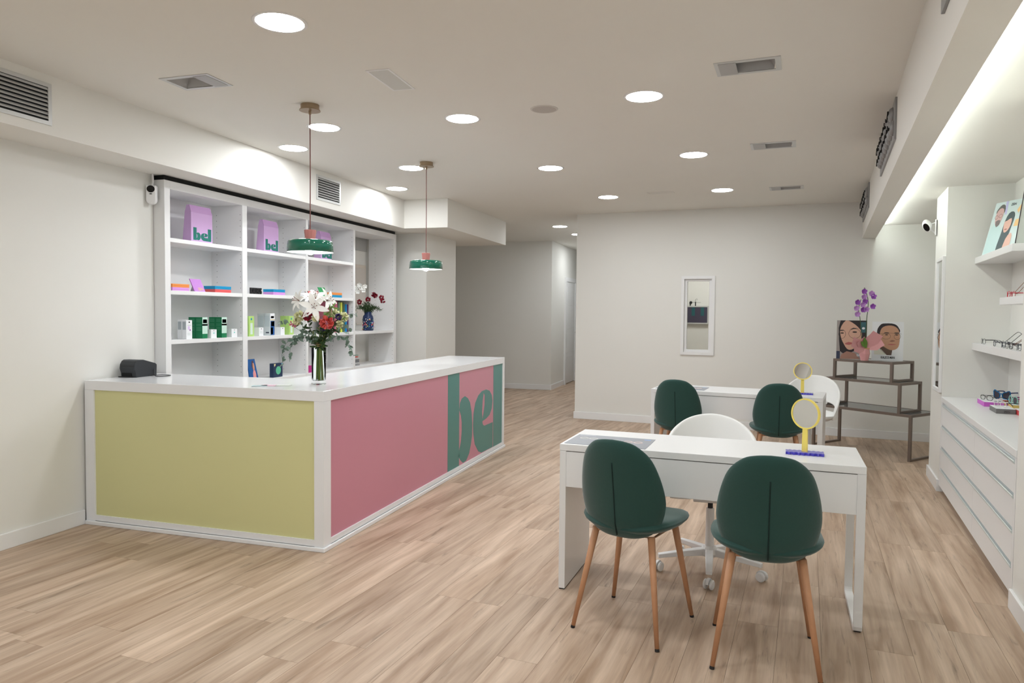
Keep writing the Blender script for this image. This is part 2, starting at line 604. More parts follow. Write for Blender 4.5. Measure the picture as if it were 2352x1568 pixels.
dl0 = downlight_proto()
index_kids()
for k, (x, y, lb) in enumerate(DLS + [(-0.74, 2.66, None), (-2.2, 1.1, None), (-0.95, 0.95, None), (-2.3, -0.7, None), (-1.1, -0.8, None), (-2.5, 13.6, None)]):
    d = dl0 if k == 0 else copy_tree(dl0)
    d.location = (x, y, CZ)
    tag(d, lb or 'round ceiling downlight outside the picture, behind or above the camera', 'ceiling light', 'round downlights')
# test room panel light
t = thing('ceiling_panel_lamp', 'square ceiling lamp in the test room behind the window', 'ceiling light', (-0.2, 10.6, CZ))
MB().box(-0.32, -0.32, -0.02, 0.32, 0.32, 0.0).build('housing', TRIM, t)
MB().box(-0.3, -0.3, -0.024, 0.3, 0.3, -0.02).build('diffuser', mat('panel_glow', (255, 255, 250), emit=16.0), t)
# cove strip on the beam
tag(MB().box(-0.372, -9.5, 2.372, -0.362, 2.45, 2.386).build('cove_light_strip', EMLED, loc=RO, rz=RZ), 'white LED strip hidden behind the ceiling beam, lighting the alcove ceiling', 'light strip')

# recessed spotlight boxes: grey frame, cover plate over one end, deep grey housing
def recess_proto():
    t = thing('recessed_spotlight', 'spot', 'ceiling light')
    ring_h(-0.165, -0.11, 0.165, 0.11, 0.028, -0.004, 0.001).build('frame', ALU, t)
    MB().box(-0.145, -0.092, -0.006, -0.055, 0.092, -0.003).build('cover_plate', METAL, t)
    m = MB()
    a = [(-0.137, -0.083), (0.137, -0.083), (0.137, 0.083), (-0.137, 0.083)]
    b = [(-0.10, -0.03), (0.06, -0.03), (0.06, 0.05), (-0.10, 0.05)]
    m.add([(x, y, 0.0) for x, y in a] + [(x, y, 0.11) for x, y in b], [(0, 1, 5, 4), (1, 2, 6, 5), (2, 3, 7, 6), (3, 0, 4, 7), (4, 5, 6, 7)])
    m.build('reflector', METAL, t, recalc=False)
    MB().lathe([(0.035, 0.075), (0.04, 0.105)], 20, -0.03, 0.01).build('lamp', mat('lamp_glass', (150, 150, 150), 0.2), t, smooth=False)
    return t
r0 = recess_proto()
index_kids()
RL = ['grey recessed spotlight box in the ceiling between the soffit and the counter', 'largest of three grey spotlight boxes along the ceiling beam', 'middle one of three grey spotlight boxes along the ceiling beam', 'smallest of three grey spotlight boxes, before the back wall']
for k, (x, y, a) in enumerate(RECESS):
    d = r0 if k == 0 else copy_tree(r0)
    d.location = (x, y, CZ)
    d.rotation_euler = (0, 0, a + (pi if k == 0 else 0))
    tag(d, RL[k], 'ceiling light', 'recessed spotlight boxes')
t = thing('emergency_lamp', 'white rectangular emergency lamp, switched off, flush in the ceiling', 'ceiling light', (-1.868, 3.73, CZ), 0.03)
ring_h(-0.07, -0.18, 0.07, 0.18, 0.012, -0.004, 0.0).build('frame', TRIM, t)
MB().box(-0.058, -0.168, -0.003, 0.058, 0.168, -0.001).build('diffuser', mat('opal', (206, 205, 200), 0.3), t)
t = thing('ceiling_speaker', 'round flush ceiling speaker with beige grille', 'speaker', (-1.176, 4.52, CZ))
MB().lathe([(0.078, -0.004), (0.088, -0.003), (0.09, 0.0)], 32).build('rim', mat('speaker_rim', (208, 204, 198), 0.6), t)
MB().lathe([(0.0, -0.007), (0.05, -0.006), (0.078, -0.004)], 32, cap=False).build('grille', mat('speaker_grille', (190, 184, 178), 0.8, noise=0.1, nscale=300), t, smooth=True)
t = thing('ceiling_grille', 'faint white return-air grille in the ceiling before the back wall', 'vent', (-0.75, 7.93, CZ), -0.08)
ring_h(-0.14, -0.05, 0.14, 0.05, 0.012, -0.004, 0.0).build('frame', CEIL, t)
for k in range(4):
    MB().box(-0.128, -0.035 + k * 0.022, -0.004, 0.128, -0.025 + k * 0.022, -0.001).build('slat', CEIL, t)

# soffit air grilles
def grille(name, label, y0, y1, z0, z1):
    t = thing(name, label, 'vent', (-3.70, (y0 + y1) / 2, z0), 0, 'soffit air grilles')
    h, hw = z1 - z0, (y1 - y0) / 2
    m = ring(-hw, 0, hw, h, 0.022, 0.0, 0.008)
    m.v = [(b, a, c) for a, b, c in m.v]
    m.build('frame', ALU, t)
    MB().box(0.0004, -hw + 0.02, 0.02, 0.001, hw - 0.02, h - 0.02).build('backing', DARK, t)
    for k in range(8):
        z = 0.033 + k * (h - 0.05) / 8
        s_ = MB()
        s_.add([(0.001, -hw + 0.022, z + 0.014), (0.001, hw - 0.022, z + 0.014), (0.009, hw - 0.022, z), (0.009, -hw + 0.022, z),
                (0.001, -hw + 0.022, z + 0.0155), (0.001, hw - 0.022, z + 0.0155), (0.009, hw - 0.022, z + 0.0015), (0.009, -hw + 0.022, z + 0.0015)],
               [(0, 1, 2, 3), (4, 7, 6, 5), (0, 4, 5, 1), (1, 5, 6, 2), (2, 6, 7, 3), (3, 7, 4, 0)])
        s_.build('slat', ALU, t)
grille('air_grille', 'metal louvre grille on the soffit, cut by the picture edge', 2.727, 3.152, 2.445, 2.677)
grille('air_grille', 'metal louvre grille on the soffit behind the first pendant cord', 5.86, 6.285, 2.45, 2.68)

# nozzle diffusers on the beam
def nozzle(b0, b1, z0, z1, label):
    t = thing('nozzle_diffuser', label, 'vent', rw(-0.513, (b0 + b1) / 2, z0), RZ, 'beam nozzle diffusers')
    hl, h = (b1 - b0) / 2, z1 - z0
    MB().box(-0.012, -hl, 0, 0, hl, h).build('plate', mat('nozzle_grey', (150, 150, 150), 0.45, metal=0.3), t, bevel=0.002)
    n = 9
    for i in range(n):
        for j in range(2):
            y, z = -hl + (i + 0.75 + 0.25 * (j * 2 - 1)) * (2 * hl) / (n + 0.5), h * (0.32 + 0.38 * j)
            d = MB().ball((0, 0, 0), 0.028, 0.046, 0.046, 12, 7).build('nozzle', mat('nozzle_grey'), t, loc=(-0.014, y, z), smooth=True)
            a = random.uniform(-0.7, 0.7)
            MB().box(-0.031, -0.03, -0.008, -0.024, 0.03, 0.008).build('slot', DARK, d)
            d.rotation_euler = (a, 0, 0)
nozzle(-5.0, -3.77, 2.455, 2.70, 'grey nozzle diffuser on the ceiling beam, almost out of the picture')
nozzle(-1.87, -0.62, 2.455, 2.70, 'long grey nozzle diffuser on the beam, middle of three')
nozzle(1.12, 2.33, 2.465, 2.71, 'grey nozzle diffuser on the beam, beside the back wall')
# ------------------------------------------------------------------ reception counter
CT = 0.947
t = thing('reception_counter', 'L-shaped white reception counter with a yellow end panel and a pink front', 'counter', (-2.256, 3.645, 0))
Lk, Wk = 3.494, 1.776
t_top = MB().prism([(-Wk, 0), (0, 0), (0, Lk), (-0.63, Lk), (-0.63, 0.6), (-Wk, 0.6)], 0.886, CT).build('worktop', COUNTER, t, bevel=0.002)
MB().prism([(-Wk, 0.014), (-0.014, 0.014), (-0.014, Lk), (-0.60, Lk), (-0.60, 0.57), (-Wk, 0.57)], 0.0, 0.886).build('carcass', SHELFW, t)
MB().box(-Wk, 0.0, 0.0, -1.702, 0.016, 0.886).build('post', COUNTER, t)
MB().prism([(-0.062, 0.0), (0.0, 0.0), (0.0, 0.082), (-0.016, 0.082), (-0.016, 0.016), (-0.062, 0.016)], 0.0, 0.886).build('post', COUNTER, t)
MB().box(-0.016, 3.438, 0.0, 0.0, Lk, 0.886).build('post', COUNTER, t)
MB().box(-1.702, 0.0, 0.028, -0.062, 0.016, 0.065).build('bottom_rail', COUNTER, t)
MB().box(-0.016, 0.082, 0.028, 0.0, 3.438, 0.06).build('bottom_rail', COUNTER, t)
MB().prism([(-Wk, -0.014), (0.014, -0.014), (0.014, Lk + 0.012), (-0.3, Lk + 0.012), (-0.3, Lk), (-0.001, Lk - 0.001), (-0.001, 0.001), (-Wk, 0.001)], 0.0, 0.026).build('skirting', COUNTER, t, bevel=0.004)
tag(MB().box(-1.702, 0.010, 0.065, -0.062, 0.0145, 0.886).build('end_panel', YELLOW, t), 'pale yellow panel')
pk = tag(MB().box(-0.0145, 0.082, 0.06, -0.010, 3.438, 0.886).build('front_panel', PINK, t), 'pink panel with teal letters')
STEM = [(5.592, 0.061), (5.858, 0.061), (5.855, 0.885), (5.591, 0.885)]
BOWL = [(5.86, 0.552), (5.875, 0.615), (5.917, 0.649), (5.998, 0.662), (6.071, 0.636), (6.129, 0.589), (6.171, 0.5), (6.191, 0.376), (6.187, 0.275), (6.159, 0.199), (6.115, 0.124), (6.037, 0.071), (5.96, 0.066), (5.894, 0.101), (5.85, 0.142), (5.85, 0.175), (5.902, 0.263), (5.922, 0.357), (5.921, 0.435), (5.903, 0.496), (5.865, 0.547)]
EA = [(6.578, 0.664), (6.451, 0.66), (6.352, 0.629), (6.269, 0.569), (6.224, 0.472), (6.214, 0.372), (6.222, 0.29), (6.265, 0.18), (6.364, 0.096), (6.451, 0.067), (6.787, 0.063), (6.787, 0.314), (6.535, 0.316), (6.496, 0.328), (6.476, 0.354), (6.476, 0.384), (6.461, 0.462), (6.478, 0.565), (6.508, 0.64)]
EB = [(6.578, 0.664), (6.684, 0.641), (6.753, 0.59), (6.775, 0.531), (6.756, 0.458), (6.69, 0.402), (6.598, 0.38), (6.476, 0.367), (6.477, 0.384), (6.506, 0.435), (6.536, 0.516), (6.541, 0.609), (6.508, 0.64)]
EL = [(6.805, 0.061), (7.083, 0.061), (7.083, 0.885), (6.80, 0.885)]
def smooth_poly(p, n=3):
    return [(v.x, v.y) for v in spline([(a, b, 0) for a, b in p], n)]
for nm, polys in (('letter_b', (STEM, BOWL)), ('letter_e', (EA, EB)), ('letter_l', (EL,))):
    m = MB()
    for p in polys:
        m.prism([(a - 3.645, b) for a, b in p], -0.0101, -0.0088, axis='x')
    m.build(nm, TEAL, pk)

# ------------------------------------------------------------------ shelving unit behind the counter
XF, XB = -3.95, -4.265
t = thing('shelving_unit', 'tall white built-in shelving unit with four bays behind the counter', 'shelving', (XF, 4.265, 0))
D = XB - XF
def sb(name, y0, z0, y1, z1, d0=D, d1=0.0, m=SHELFW, bev=0.0015):
    return MB().box(d0, y0 - 4.265, z0, d1, y1 - 4.265, z1).build(name, m, t, bevel=bev)
sb('side_panel', 4.265, 0, 4.32, 2.357, -0.345)
sb('divider', 5.132, 0, 5.194, 2.297)
sb('divider', 6.08, 0, 6.115, 2.297)
sb('divider', 6.992, 0, 7.03, 2.297, -0.345)
sb('side_panel', 7.975, 0, 8.035, 2.357, -0.345)
sb('top_panel', 4.32, 2.297, 7.975, 2.357, -0.345)
sb('back_panel', 4.32, 0.02, 6.992, 2.297, D - 0.012, D)
for y0, y1 in ((4.32, 5.132), (5.194, 6.08), (6.115, 6.992)):
    for z1 in (1.942, 1.556, 1.187, 0.80):
        sb('shelf', y0, z1 - 0.03, y1, z1, D, -0.004)
for z1 in (1.187, 0.80):
    sb('shelf', 7.03, z1 - 0.03, 7.975, z1, D, -0.004)
hm = MB()
for yy in (5.132, 6.08, 6.992, 7.975):
    for xx in (-0.258, -0.02):
        for k in range(30):
            z = 0.84 + k * 0.0475
            hm.add([(xx + 0.003 * cos(a), yy - 4.265 - 0.0006, z + 0.003 * sin(a)) for a in [i * pi / 3 for i in range(6)]], [(0, 1, 2, 3, 4, 5)])
hp = hm.build('pin_hole', DARK, t, recalc=False)
tag(hp, kind='stuff')
# dark strip filling the open gap above the unit, standing in for its shade
MB().box(-0.34, 0.01, 2.3572, -0.012, 3.76, 2.391).build('gap_shade_strip', DARK, t)
# service plate and meter cupboard on the wall behind the open bay
tag(MB().box(-4.34, 7.45, 2.15, -4.328, 7.985, 2.31).build('service_plate', mat('plate_grey', (186, 186, 184), 0.5), bevel=0.002), 'grey service plate on the wall inside the open shelf bay', 'service plate')
mc = thing('meter_cupboard', 'beige meter cupboard door on the wall of the open shelf bay', 'cupboard', (-4.34, 7.5, 1.25))
MB().box(0, 0, 0, 0.012, 0.47, 0.73).build('frame', mat('beige_frame', (222, 212, 200), 0.5), mc, bevel=0.002)
MB().box(0.012, 0.02, 0.02, 0.016, 0.45, 0.69).build('door', mat('beige_door', (212, 204, 196), 0.5), mc, bevel=0.001)

# ------------------------------------------------------------------ desks
def desk(label, loc, rz):
    t = thing('desk', label, 'desk', loc, rz, 'white customer desks')
    Wd, Dd = 1.41, 0.50
    MB().box(0, 0, 0.716, Wd, Dd, 0.75).build('tabletop', WHITE, t, bevel=0.002)
    sp = MB().box(0.001, 0.001, 0.006, 0.034, Dd - 0.002, 0.716).build('side_panel', WHITE, t, bevel=0.0015)
    MB().box(0.004, 0.004, 0.0, 0.031, Dd - 0.006, 0.006).build('foot_strip', BLACK, sp)
    MB().box(0.034, 0.003, 0.532, 1.374, 0.021, 0.7125).build('modesty_panel', WHITE, t, bevel=0.001)
    MB().box(0.034, 0.021, 0.60, 1.374, Dd - 0.01, 0.7125).build('drawer_case', WHITE, t)
    m = MB()
    o_ = [(0.0, 0.716), (0.0, 0.03), (0.006, 0.012), (0.02, 0.004), (Dd - 0.02, 0.004), (Dd - 0.006, 0.012), (Dd - 0.001, 0.03), (Dd - 0.001, 0.716)]
    i_ = [(0.022, 0.716), (0.022, 0.042), (0.026, 0.032), (0.035, 0.026), (Dd - 0.035, 0.026), (Dd - 0.026, 0.032), (Dd - 0.023, 0.042), (Dd - 0.023, 0.716)]
    n = len(o_)
    vs_ = [(x, y, z) for x in (1.374, 1.41) for y, z in o_ + i_]
    fs = []
    for i in range(n - 1):
        fs += [(i, i + 1, n + i + 1, n + i), (2 * n + i, 3 * n + i, 3 * n + i + 1, 2 * n + i + 1), (i, 2 * n + i, 2 * n + i + 1, i + 1), (n + i, n + i + 1, 3 * n + i + 1, 3 * n + i)]
    fs += [(0, n, 3 * n, 2 * n), (n - 1, 3 * n - 1, 4 * n - 1, 2 * n - 1)]
    lg = m.add(vs_, fs).build('leg_frame', CHMETAL, t)
    for y in (0.02, Dd - 0.06):
        MB().box(1.378, y, 0.0, 1.406, y + 0.04, 0.005).build('foot', BLACK, lg)
    return t
DK1, DA1 = (-0.819, 3.537, 0), -0.064
DK2, DA2 = (-0.665, 6.446, 0), -0.165
desk('white desk in the front, with two green chairs before it', DK1, DA1)
desk('white desk farther back, before the wall with the window', DK2, DA2)

# ------------------------------------------------------------------ green upholstered chairs
def green_chair_proto():
    t = thing('upholstered_chair', 'c', 'chair')
    # seat: rounded pad
    m = MB()
    nr, na = 8, 40
    def sup(a, rx, ry, e=2.9):
        c, s_ = cos(a), sin(a)
        k = (abs(c / rx) ** e + abs(s_ / ry) ** e) ** (-1 / e)
        return k * c, k * s_
    vs_, fs = [], []
    for side in (1, -1):
        for j in range(nr + 1):
            r = sin(pi / 2 * j / nr)
            for i in range(na):
                a = 2 * pi * i / na
                x, y = sup(a, 0.222, 0.215)
                th = (max(0.0, 1 - r ** 6)) ** 0.5
                zc = 0.475 + 0.03 * (x * r / 0.222) ** 2 - 0.006 * (1 - r) + 0.012 * max(0, -(y * r) / 0.215)
                vs_.append((x * r, y * r + 0.015, zc + side * 0.033 * th))
    S = (nr + 1) * na
    for k in (0, S):
        for j in range(nr):
            for i in range(na):
                a, b = k + j * na + i, k + j * na + (i + 1) % na
                fs.append((a, b, b + na, a + na) if k == 0 else (a, a + na, b + na, b))
    for i in range(na):
        a, b = nr * na + i, nr * na + (i + 1) % na
        fs.append((a, b, S + b, S + a))
    m.add(vs_, fs).build('seat', GREENFAB, t, smooth=True)
    # backrest: egg-shaped padded shell wrapping slightly forward
    right = [(0.0, 0.437), (0.07, 0.440), (0.135, 0.462), (0.178, 0.515), (0.198, 0.590), (0.196, 0.660), (0.178, 0.745), (0.150, 0.812), (0.100, 0.860), (0.05, 0.876), (0.0, 0.880)]
    half = spline([(a, b, 0) for a, b in right], 4)
    outl = [(v.x, v.y) for v in half] + [(-v.x, v.y) for v in half[-2:0:-1]]
    na = len(outl)
    cz = 0.64
    def yb(x, z):
        v = (z - 0.44) / 0.44
        return -0.178 - 0.052 * v - 0.02 * v * v + 0.075 * (x / 0.2) ** 2 * (1 - 0.25 * v) + 0.05 * max(0, 0.16 - v) * 2
    vs_, fs = [], []
    nr = 9
    for side in (1, -1):
        for j in range(nr + 1):
            r = sin(pi / 2 * j / nr)
            for x, z in outl:
                xx, zz = x * r, cz + (z - cz) * r
                th = (max(0.0, 1 - r ** 7)) ** 0.5
                vs_.append((xx, yb(xx, zz) + side * 0.024 * th, zz))
    S = (nr + 1) * na
    for k in (0, S):
        for j in range(nr):
            for i in range(na):
                a, b = k + j * na + i, k + j * na + (i + 1) % na
                fs.append((a, b, b + na, a + na) if k == 0 else (a, a + na, b + na, b))
    for i in range(na):
        a, b = nr * na + i, nr * na + (i + 1) % na
        fs.append((a, b, S + b, S + a))
    bk = MB().add(vs_, fs).build('backrest', GREENFAB, t, smooth=True)
    sm = [(0, yb(0, z) - 0.0236, z) for z in [0.455 + 0.325 * i / 12 for i in range(13)]]
    MB().tube(sm, 0.0032, 6).build('seam', GREENSEAM, bk, smooth=True)
    # wooden legs on a flat frame
    fr = MB()
    fr.tube([(-0.14, -0.13, 0.447), (0.14, -0.13, 0.447), (0.14, 0.15, 0.447), (-0.14, 0.15, 0.447)], 0.009, 6, closed=True)
    fr.build('seat_frame', WOODLEG, t)
    for sx in (-1, 1):
        for sy in (-1, 1):
            tip = Vector((sx * 0.202, sy * 0.21 + 0.0, 0.0))
            top = Vector((sx * 0.132, sy * 0.135 + 0.01, 0.452))
            l_ = MB().tube([tip + (top - tip) * 0.022, top], 0.0095, 12, 0.0165).build('leg', WOODLEG, t, smooth=True)
            MB().tube([tip, tip + (top - tip) * 0.024], 0.0098, 12).build('foot_cap', BLACK, l_)
    return t
g0 = green_chair_proto()
index_kids()
GC = [((-0.398, 3.259, 0), -0.294, 'green upholstered chair in front of the brochure end of the front desk'),
      ((0.160, 3.130, 0), -0.005, 'green upholstered chair in front of the table mirror end of the front desk'),
      ((-0.385, 6.235, 0), -0.16, 'green upholstered chair tucked under the far desk, beside its grey sheet'),
      ((0.388, 6.215, 0), -0.02, 'green upholstered chair tucked under the far desk, beside the white swivel chair')]
for k, (lc, a, lb) in enumerate(GC):
    c = g0 if k == 0 else copy_tree(g0)
    c.location = lc
    c.rotation_euler = (0, 0, a)
    tag(c, lb, 'chair', 'green chairs at the desks')

# ------------------------------------------------------------------ white swivel chairs (sitter faces -y)
def swivel_proto(lift=0.0):
    t = thing('swivel_chair', 's', 'chair')
    sz = 0.455
    # shell: seat bowl
    m = MB()
    prof = [(0.0, sz - 0.035), (0.10, sz - 0.034), (0.17, sz - 0.022), (0.215, sz + 0.004), (0.232, sz + 0.03), (0.222, sz + 0.034), (0.20, sz + 0.012), (0.15, sz - 0.006), (0.08, sz - 0.012), (0.0, sz - 0.013)]
    m.lathe(prof, 40, 0, 0, cap=False)
    m.v = [(x * 1.02, y * 1.0, z + (0.012 if y > 0 else 0) * min(1, abs(y) / 0.2) * 1.5) for x, y, z in m.v]
    m.build('seat', CHWHITE, t, smooth=True)
    # back: arched sheet with two openings above the seat
    vs_, fs = [], []
    nu, nv = 44, 16
    def P(u, v):
        a = u * radians(112)
        top = sz + 0.02 + 0.355 * max(0.0, cos(a * 0.80)) ** 0.75
        z = sz - 0.01 + (top - sz + 0.01) * v
        r = 0.226 + 0.045 * min(1, (z - sz) / 0.36) - 0.02 * max(0, (z - sz - 0.2)) * 2
        y = r * cos(a) + 0.06 * max(0.0, (z - sz) / 0.38) ** 1.5
        return (r * sin(a) * 1.0, y, z)
    for j in range(nv + 1):
        for i in range(nu + 1):
            vs_.append(P(-1 + 2 * i / nu, j / nv))
    for j in range(nv):
        for i in range(nu):
            x, y, z = P(-1 + 2 * (i + 0.5) / nu, (j + 0.5) / nv)
            a = (-1 + 2 * (i + 0.5) / nu) * 112
            if ((abs(a) - 40) / 22) ** 2 + ((z - sz - 0.075) / 0.04) ** 2 < 1:
                continue
            k = j * (nu + 1) + i
            fs.append((k, k + 1, k + nu + 2, k + nu + 1))
    b = MB().add(vs_, fs).build('backrest', CHWHITE, t, smooth=True, recalc=True)
    sol = b.modifiers.new('shell', 'SOLIDIFY')
    sol.thickness = 0.022
    sol.offset = 0
    ss = b.modifiers.new('soft', 'SUBSURF')
    ss.levels = ss.render_levels = 1
    MB().box(-0.09, -0.10, sz - 0.055, 0.09, 0.10, sz - 0.034).build('seat_plate', CHMETAL, t, bevel=0.006)
    MB().tube([(-0.08, -0.03, sz - 0.05), (-0.17, -0.05, sz - 0.052), (-0.215, -0.055, sz - 0.048)], 0.006).build('lever', CHMETAL, t, smooth=True)
    MB().lathe([(0.014, 0.30), (0.014, sz - 0.05)], 16).build('gas_spring', BLACK, t, smooth=False)
    MB().lathe([(0.030, 0.10), (0.024, 0.13), (0.022, 0.345), (0.020, 0.35)], 20).build('column', CHMETAL, t, smooth=False)
    MB().lathe([(0.042, 0.085), (0.048, 0.10), (0.044, 0.125), (0.03, 0.14)], 20).build('hub', CHMETAL, t, smooth=False)
    for k in range(5):
        a = -pi / 2 + k * 2 * pi / 5
        m = MB()
        w0, w1 = 0.022, 0.016
        vs_ = []
        for r, z0, z1, w_ in ((0.03, 0.088, 0.128, w0), (0.16, 0.084, 0.113, 0.019), (0.285, 0.074, 0.096, w1)):
            for s_, z in ((-1, z0), (1, z0), (1, z1), (-1, z1)):
                vs_.append((r, s_ * w_, z))
        fs = [(0, 3, 2, 1), (8, 9, 10, 11)]
        for j in range(2):
            for i in range(4):
                fs.append((j * 4 + i, j * 4 + (i + 1) % 4, j * 4 + 4 + (i + 1) % 4, j * 4 + 4 + i))
        m.add(vs_, fs)
        l_ = m.build('star_leg', CHMETAL, t, rz=a, bevel=0.004)
        ca = random.uniform(-0.8, 0.8)
        cc = MB().prism([(-0.024 + 0.0, 0.03)] + [(0.03 * cos(q), 0.032 + 0.026 * sin(q)) for q in [pi * i / 8 for i in range(9)]], -0.007, 0.007, axis='y').build('caster', CHMETAL, l_, loc=(0.285, 0, 0.0), rz=ca)
        wl = MB()
        wl.lathe([(0.0, 0.009), (0.02, 0.009), (0.026, 0.013), (0.026, 0.021), (0.02, 0.025), (0.0, 0.025)], 18, cap=False)
        wl.lathe([(0.0, -0.025), (0.02, -0.025), (0.026, -0.021), (0.026, -0.013), (0.02, -0.009), (0.0, -0.009)], 18, cap=False)
        wl.tube([(0, 0, -0.01), (0, 0, 0.01)], 0.005, 8)
        wl.v = [(x, z, y + 0.026) for x, y, z in wl.v]
        wl.build('wheel', CHMETAL, l_, loc=(0.285, 0, 0.0), rz=ca, smooth=False)
    return t
s0 = swivel_proto()
index_kids()
s0.location = (-0.085, 4.06, 0)
s0.rotation_euler = (0, 0, 0.02)
tag(s0, 'white swivel chair behind the front desk', 'chair', 'white swivel chairs')
s1 = copy_tree(s0)
s1.location = (0.735, 7.28, 0)
s1.rotation_euler = (0, 0, -0.25)
tag(s1, 'white swivel chair behind the far desk, before the stepped glass tables', 'chair', 'white swivel chairs')

# ------------------------------------------------------------------ drawer cabinet in the alcove
t = thing('drawer_cabinet', 'long white drawer cabinet fitted into the wall alcove', 'cabinet', RO, RZ)
MB().box(-0.004, -2.525, 0.733, 0.446, -0.001, 0.772).build('worktop', WHITE, t, bevel=0.003)
MB().box(0.018, -2.522, 0.056, 0.446, -0.004, 0.733).build('carcass', SHELFW, t)
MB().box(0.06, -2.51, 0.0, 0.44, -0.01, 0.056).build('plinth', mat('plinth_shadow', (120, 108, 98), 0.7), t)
MB().box(0.0, -2.522, 0.056, 0.02, -2.485, 0.733).build('end_stile', SHELFW, t)
MB().box(0.0, -0.075, 0.056, 0.02, -0.004, 0.733).build('end_stile', SHELFW, t)
HP = mat('handle_profile', (214, 222, 221), 0.3, metal=0.2)
for c0, c1 in ((-2.483, -1.452), (-1.448, -0.077)):
    for z1 in (0.715, 0.543, 0.370, 0.198):
        z0 = z1 - (0.160 if z1 > 0.2 else 0.142)
        dr = MB().box(0.0, c0, z0, 0.02, c1, z1 - 0.018).build('drawer', SHELFW, t, bevel=0.001)
        m = MB().prism([(0.019, z1 - 0.018), (0.001, z1 - 0.018), (-0.006, z1 - 0.013), (-0.006, z1 - 0.004), (-0.002, z1 - 0.002), (-0.001, z1 - 0.010), (0.019, z1 - 0.006)], c0, c1, axis='y')
        m.build('handle', HP, dr)

# floating shelves in the alcove
def fl_shelf(label, b0, b1, z0, z1):
    o = MB().box(0.197, b0, z0, 0.4465, b1, z1).build('wall_shelf', WHITE, loc=RO, rz=RZ, bevel=0.002)
    tag(o, label, 'shelf', 'floating shelves in the alcove')
fl_shelf('topmost floating white shelf in the alcove, carrying a poster', -1.25, -0.001, 1.832, 1.88)
fl_shelf('middle floating white shelf, holding one pair of red glasses', -2.3, -0.94, 1.497, 1.545)
fl_shelf('lowest floating white shelf, holding a cluster of black glasses', -2.3, -0.001, 1.155, 1.21)
# narrow wall mirror on the pier
t = thing('wall_mirror', 'narrow white-framed mirror on the wall pier', 'mirror', rw(0, 0.19, 0.80), RZ)
m = ring(-0.19, 0.0, 0.19, 1.10, 0.03, -0.022, 0.0)
m.v = [(b, a, c) for a, b, c in m.v]
m.build('frame', TRIM, t, bevel=0.003)
MB().box(-0.012, -0.161, 0.029, -0.008, 0.161, 1.071).build('glass', MIRROR, t)

# ------------------------------------------------------------------ nested riser tables
def riser(label, x0, L_, D_, z0, z1, y0=0.0):
    t = thing('riser_table', label, 'table', (1.695 + (x0) * -cos(-0.704), 7.725 + x0 * -sin(-0.704), z0), -0.704, 'stepped riser tables')
    # local x runs back towards the window (negative along the front), y away
    b = 0.026
    h = z1 - z0
    for x in (-L_, -b):
        for y in (0.0, D_ - b):
            MB().box(x, y, 0, x + b, y + b, h - b).build('leg', NICKEL, t)
        MB().box(x, b, 0, x + b, D_ - b, b * 0.8).build('foot_rail', NICKEL, t)
        MB().box(x, b, h - b, x + b, D_ - b, h).build('top_rail', NICKEL, t)
    for y in (0.0, D_ - b):
        MB().box(-L_, y, h - b, 0, y + b, h).build('top_rail', NICKEL, t)
    MB().box(-L_ + b, b, h - 0.010, -b, D_ - b, h - 0.002).build('glass_top', SMOKE, t)
    return t
riser('lowest and longest smoked-glass riser table, standing on the floor', 0.0, 1.07, 0.50, 0.0, 0.457)
riser('middle smoked-glass riser table, standing on the longest one', 0.115, 0.82, 0.40, 0.457, 0.758)
riser('smallest smoked-glass riser table on top, carrying the posters', 0.20, 0.64, 0.40, 0.758, 0.96)

# ------------------------------------------------------------------ pendant lamps over the counter
def pendant(label, x, y):
    t = thing('pendant_lamp', label, 'pendant lamp', (x, y, 1.79), 0, 'green pendant lamps')
    top = CZ - 1.79
    MB().lathe([(0.062, top - 0.03), (0.066, top - 0.034), (0.066, top - 0.038), (0.012, top - 0.039)], 32).build('canopy_cover', BRASS, t)
    MB().lathe([(0.058, top - 0.031), (0.058, top)], 32).build('canopy', BRASS, t)
    MB().lathe([(0.008, top - 0.06), (0.009, top - 0.038)], 12).build('cord_grip', BRASS, t)
    MB().tube([(0, 0, 0.14), (0.001, 0.001, 0.5), (0, 0, top - 0.05)], 0.0034, 8).build('cord', CORD, t)
    MB().lathe([(0.030, 0.074), (0.031, 0.076), (0.038, 0.140), (0.037, 0.143), (0.004, 0.143)], 10).build('cap', LAMPPINK, t)
    MB().lathe([(0.02, 0.078), (0.11, 0.078), (0.128, 0.076), (0.138, 0.070), (0.1425, 0.060), (0.1475, 0.0), (0.1455, 0.0), (0.141, 0.058), (0.135, 0.067), (0.11, 0.072), (0.02, 0.072)], 56, cap=False).build('shade', LAMPGREEN, t, smooth=True)
    MB().lathe([(0.1452, 0.0015), (0.1405, 0.056), (0.134, 0.0655), (0.11, 0.0705), (0.0, 0.0705)], 56, cap=False).build('reflector', LAMPIN, t, smooth=True)
    MB().ball((0, 0, 0.018), 0.031, 0.031, 0.034, 20, 12).build('bulb', EMBULB, t, smooth=True)
pendant('green pendant lamp with pink cap, hanging in front of the lilac bags', -2.596, 4.042)
pendant('green pendant lamp with pink cap, hanging before the wall column', -2.587, 5.851)
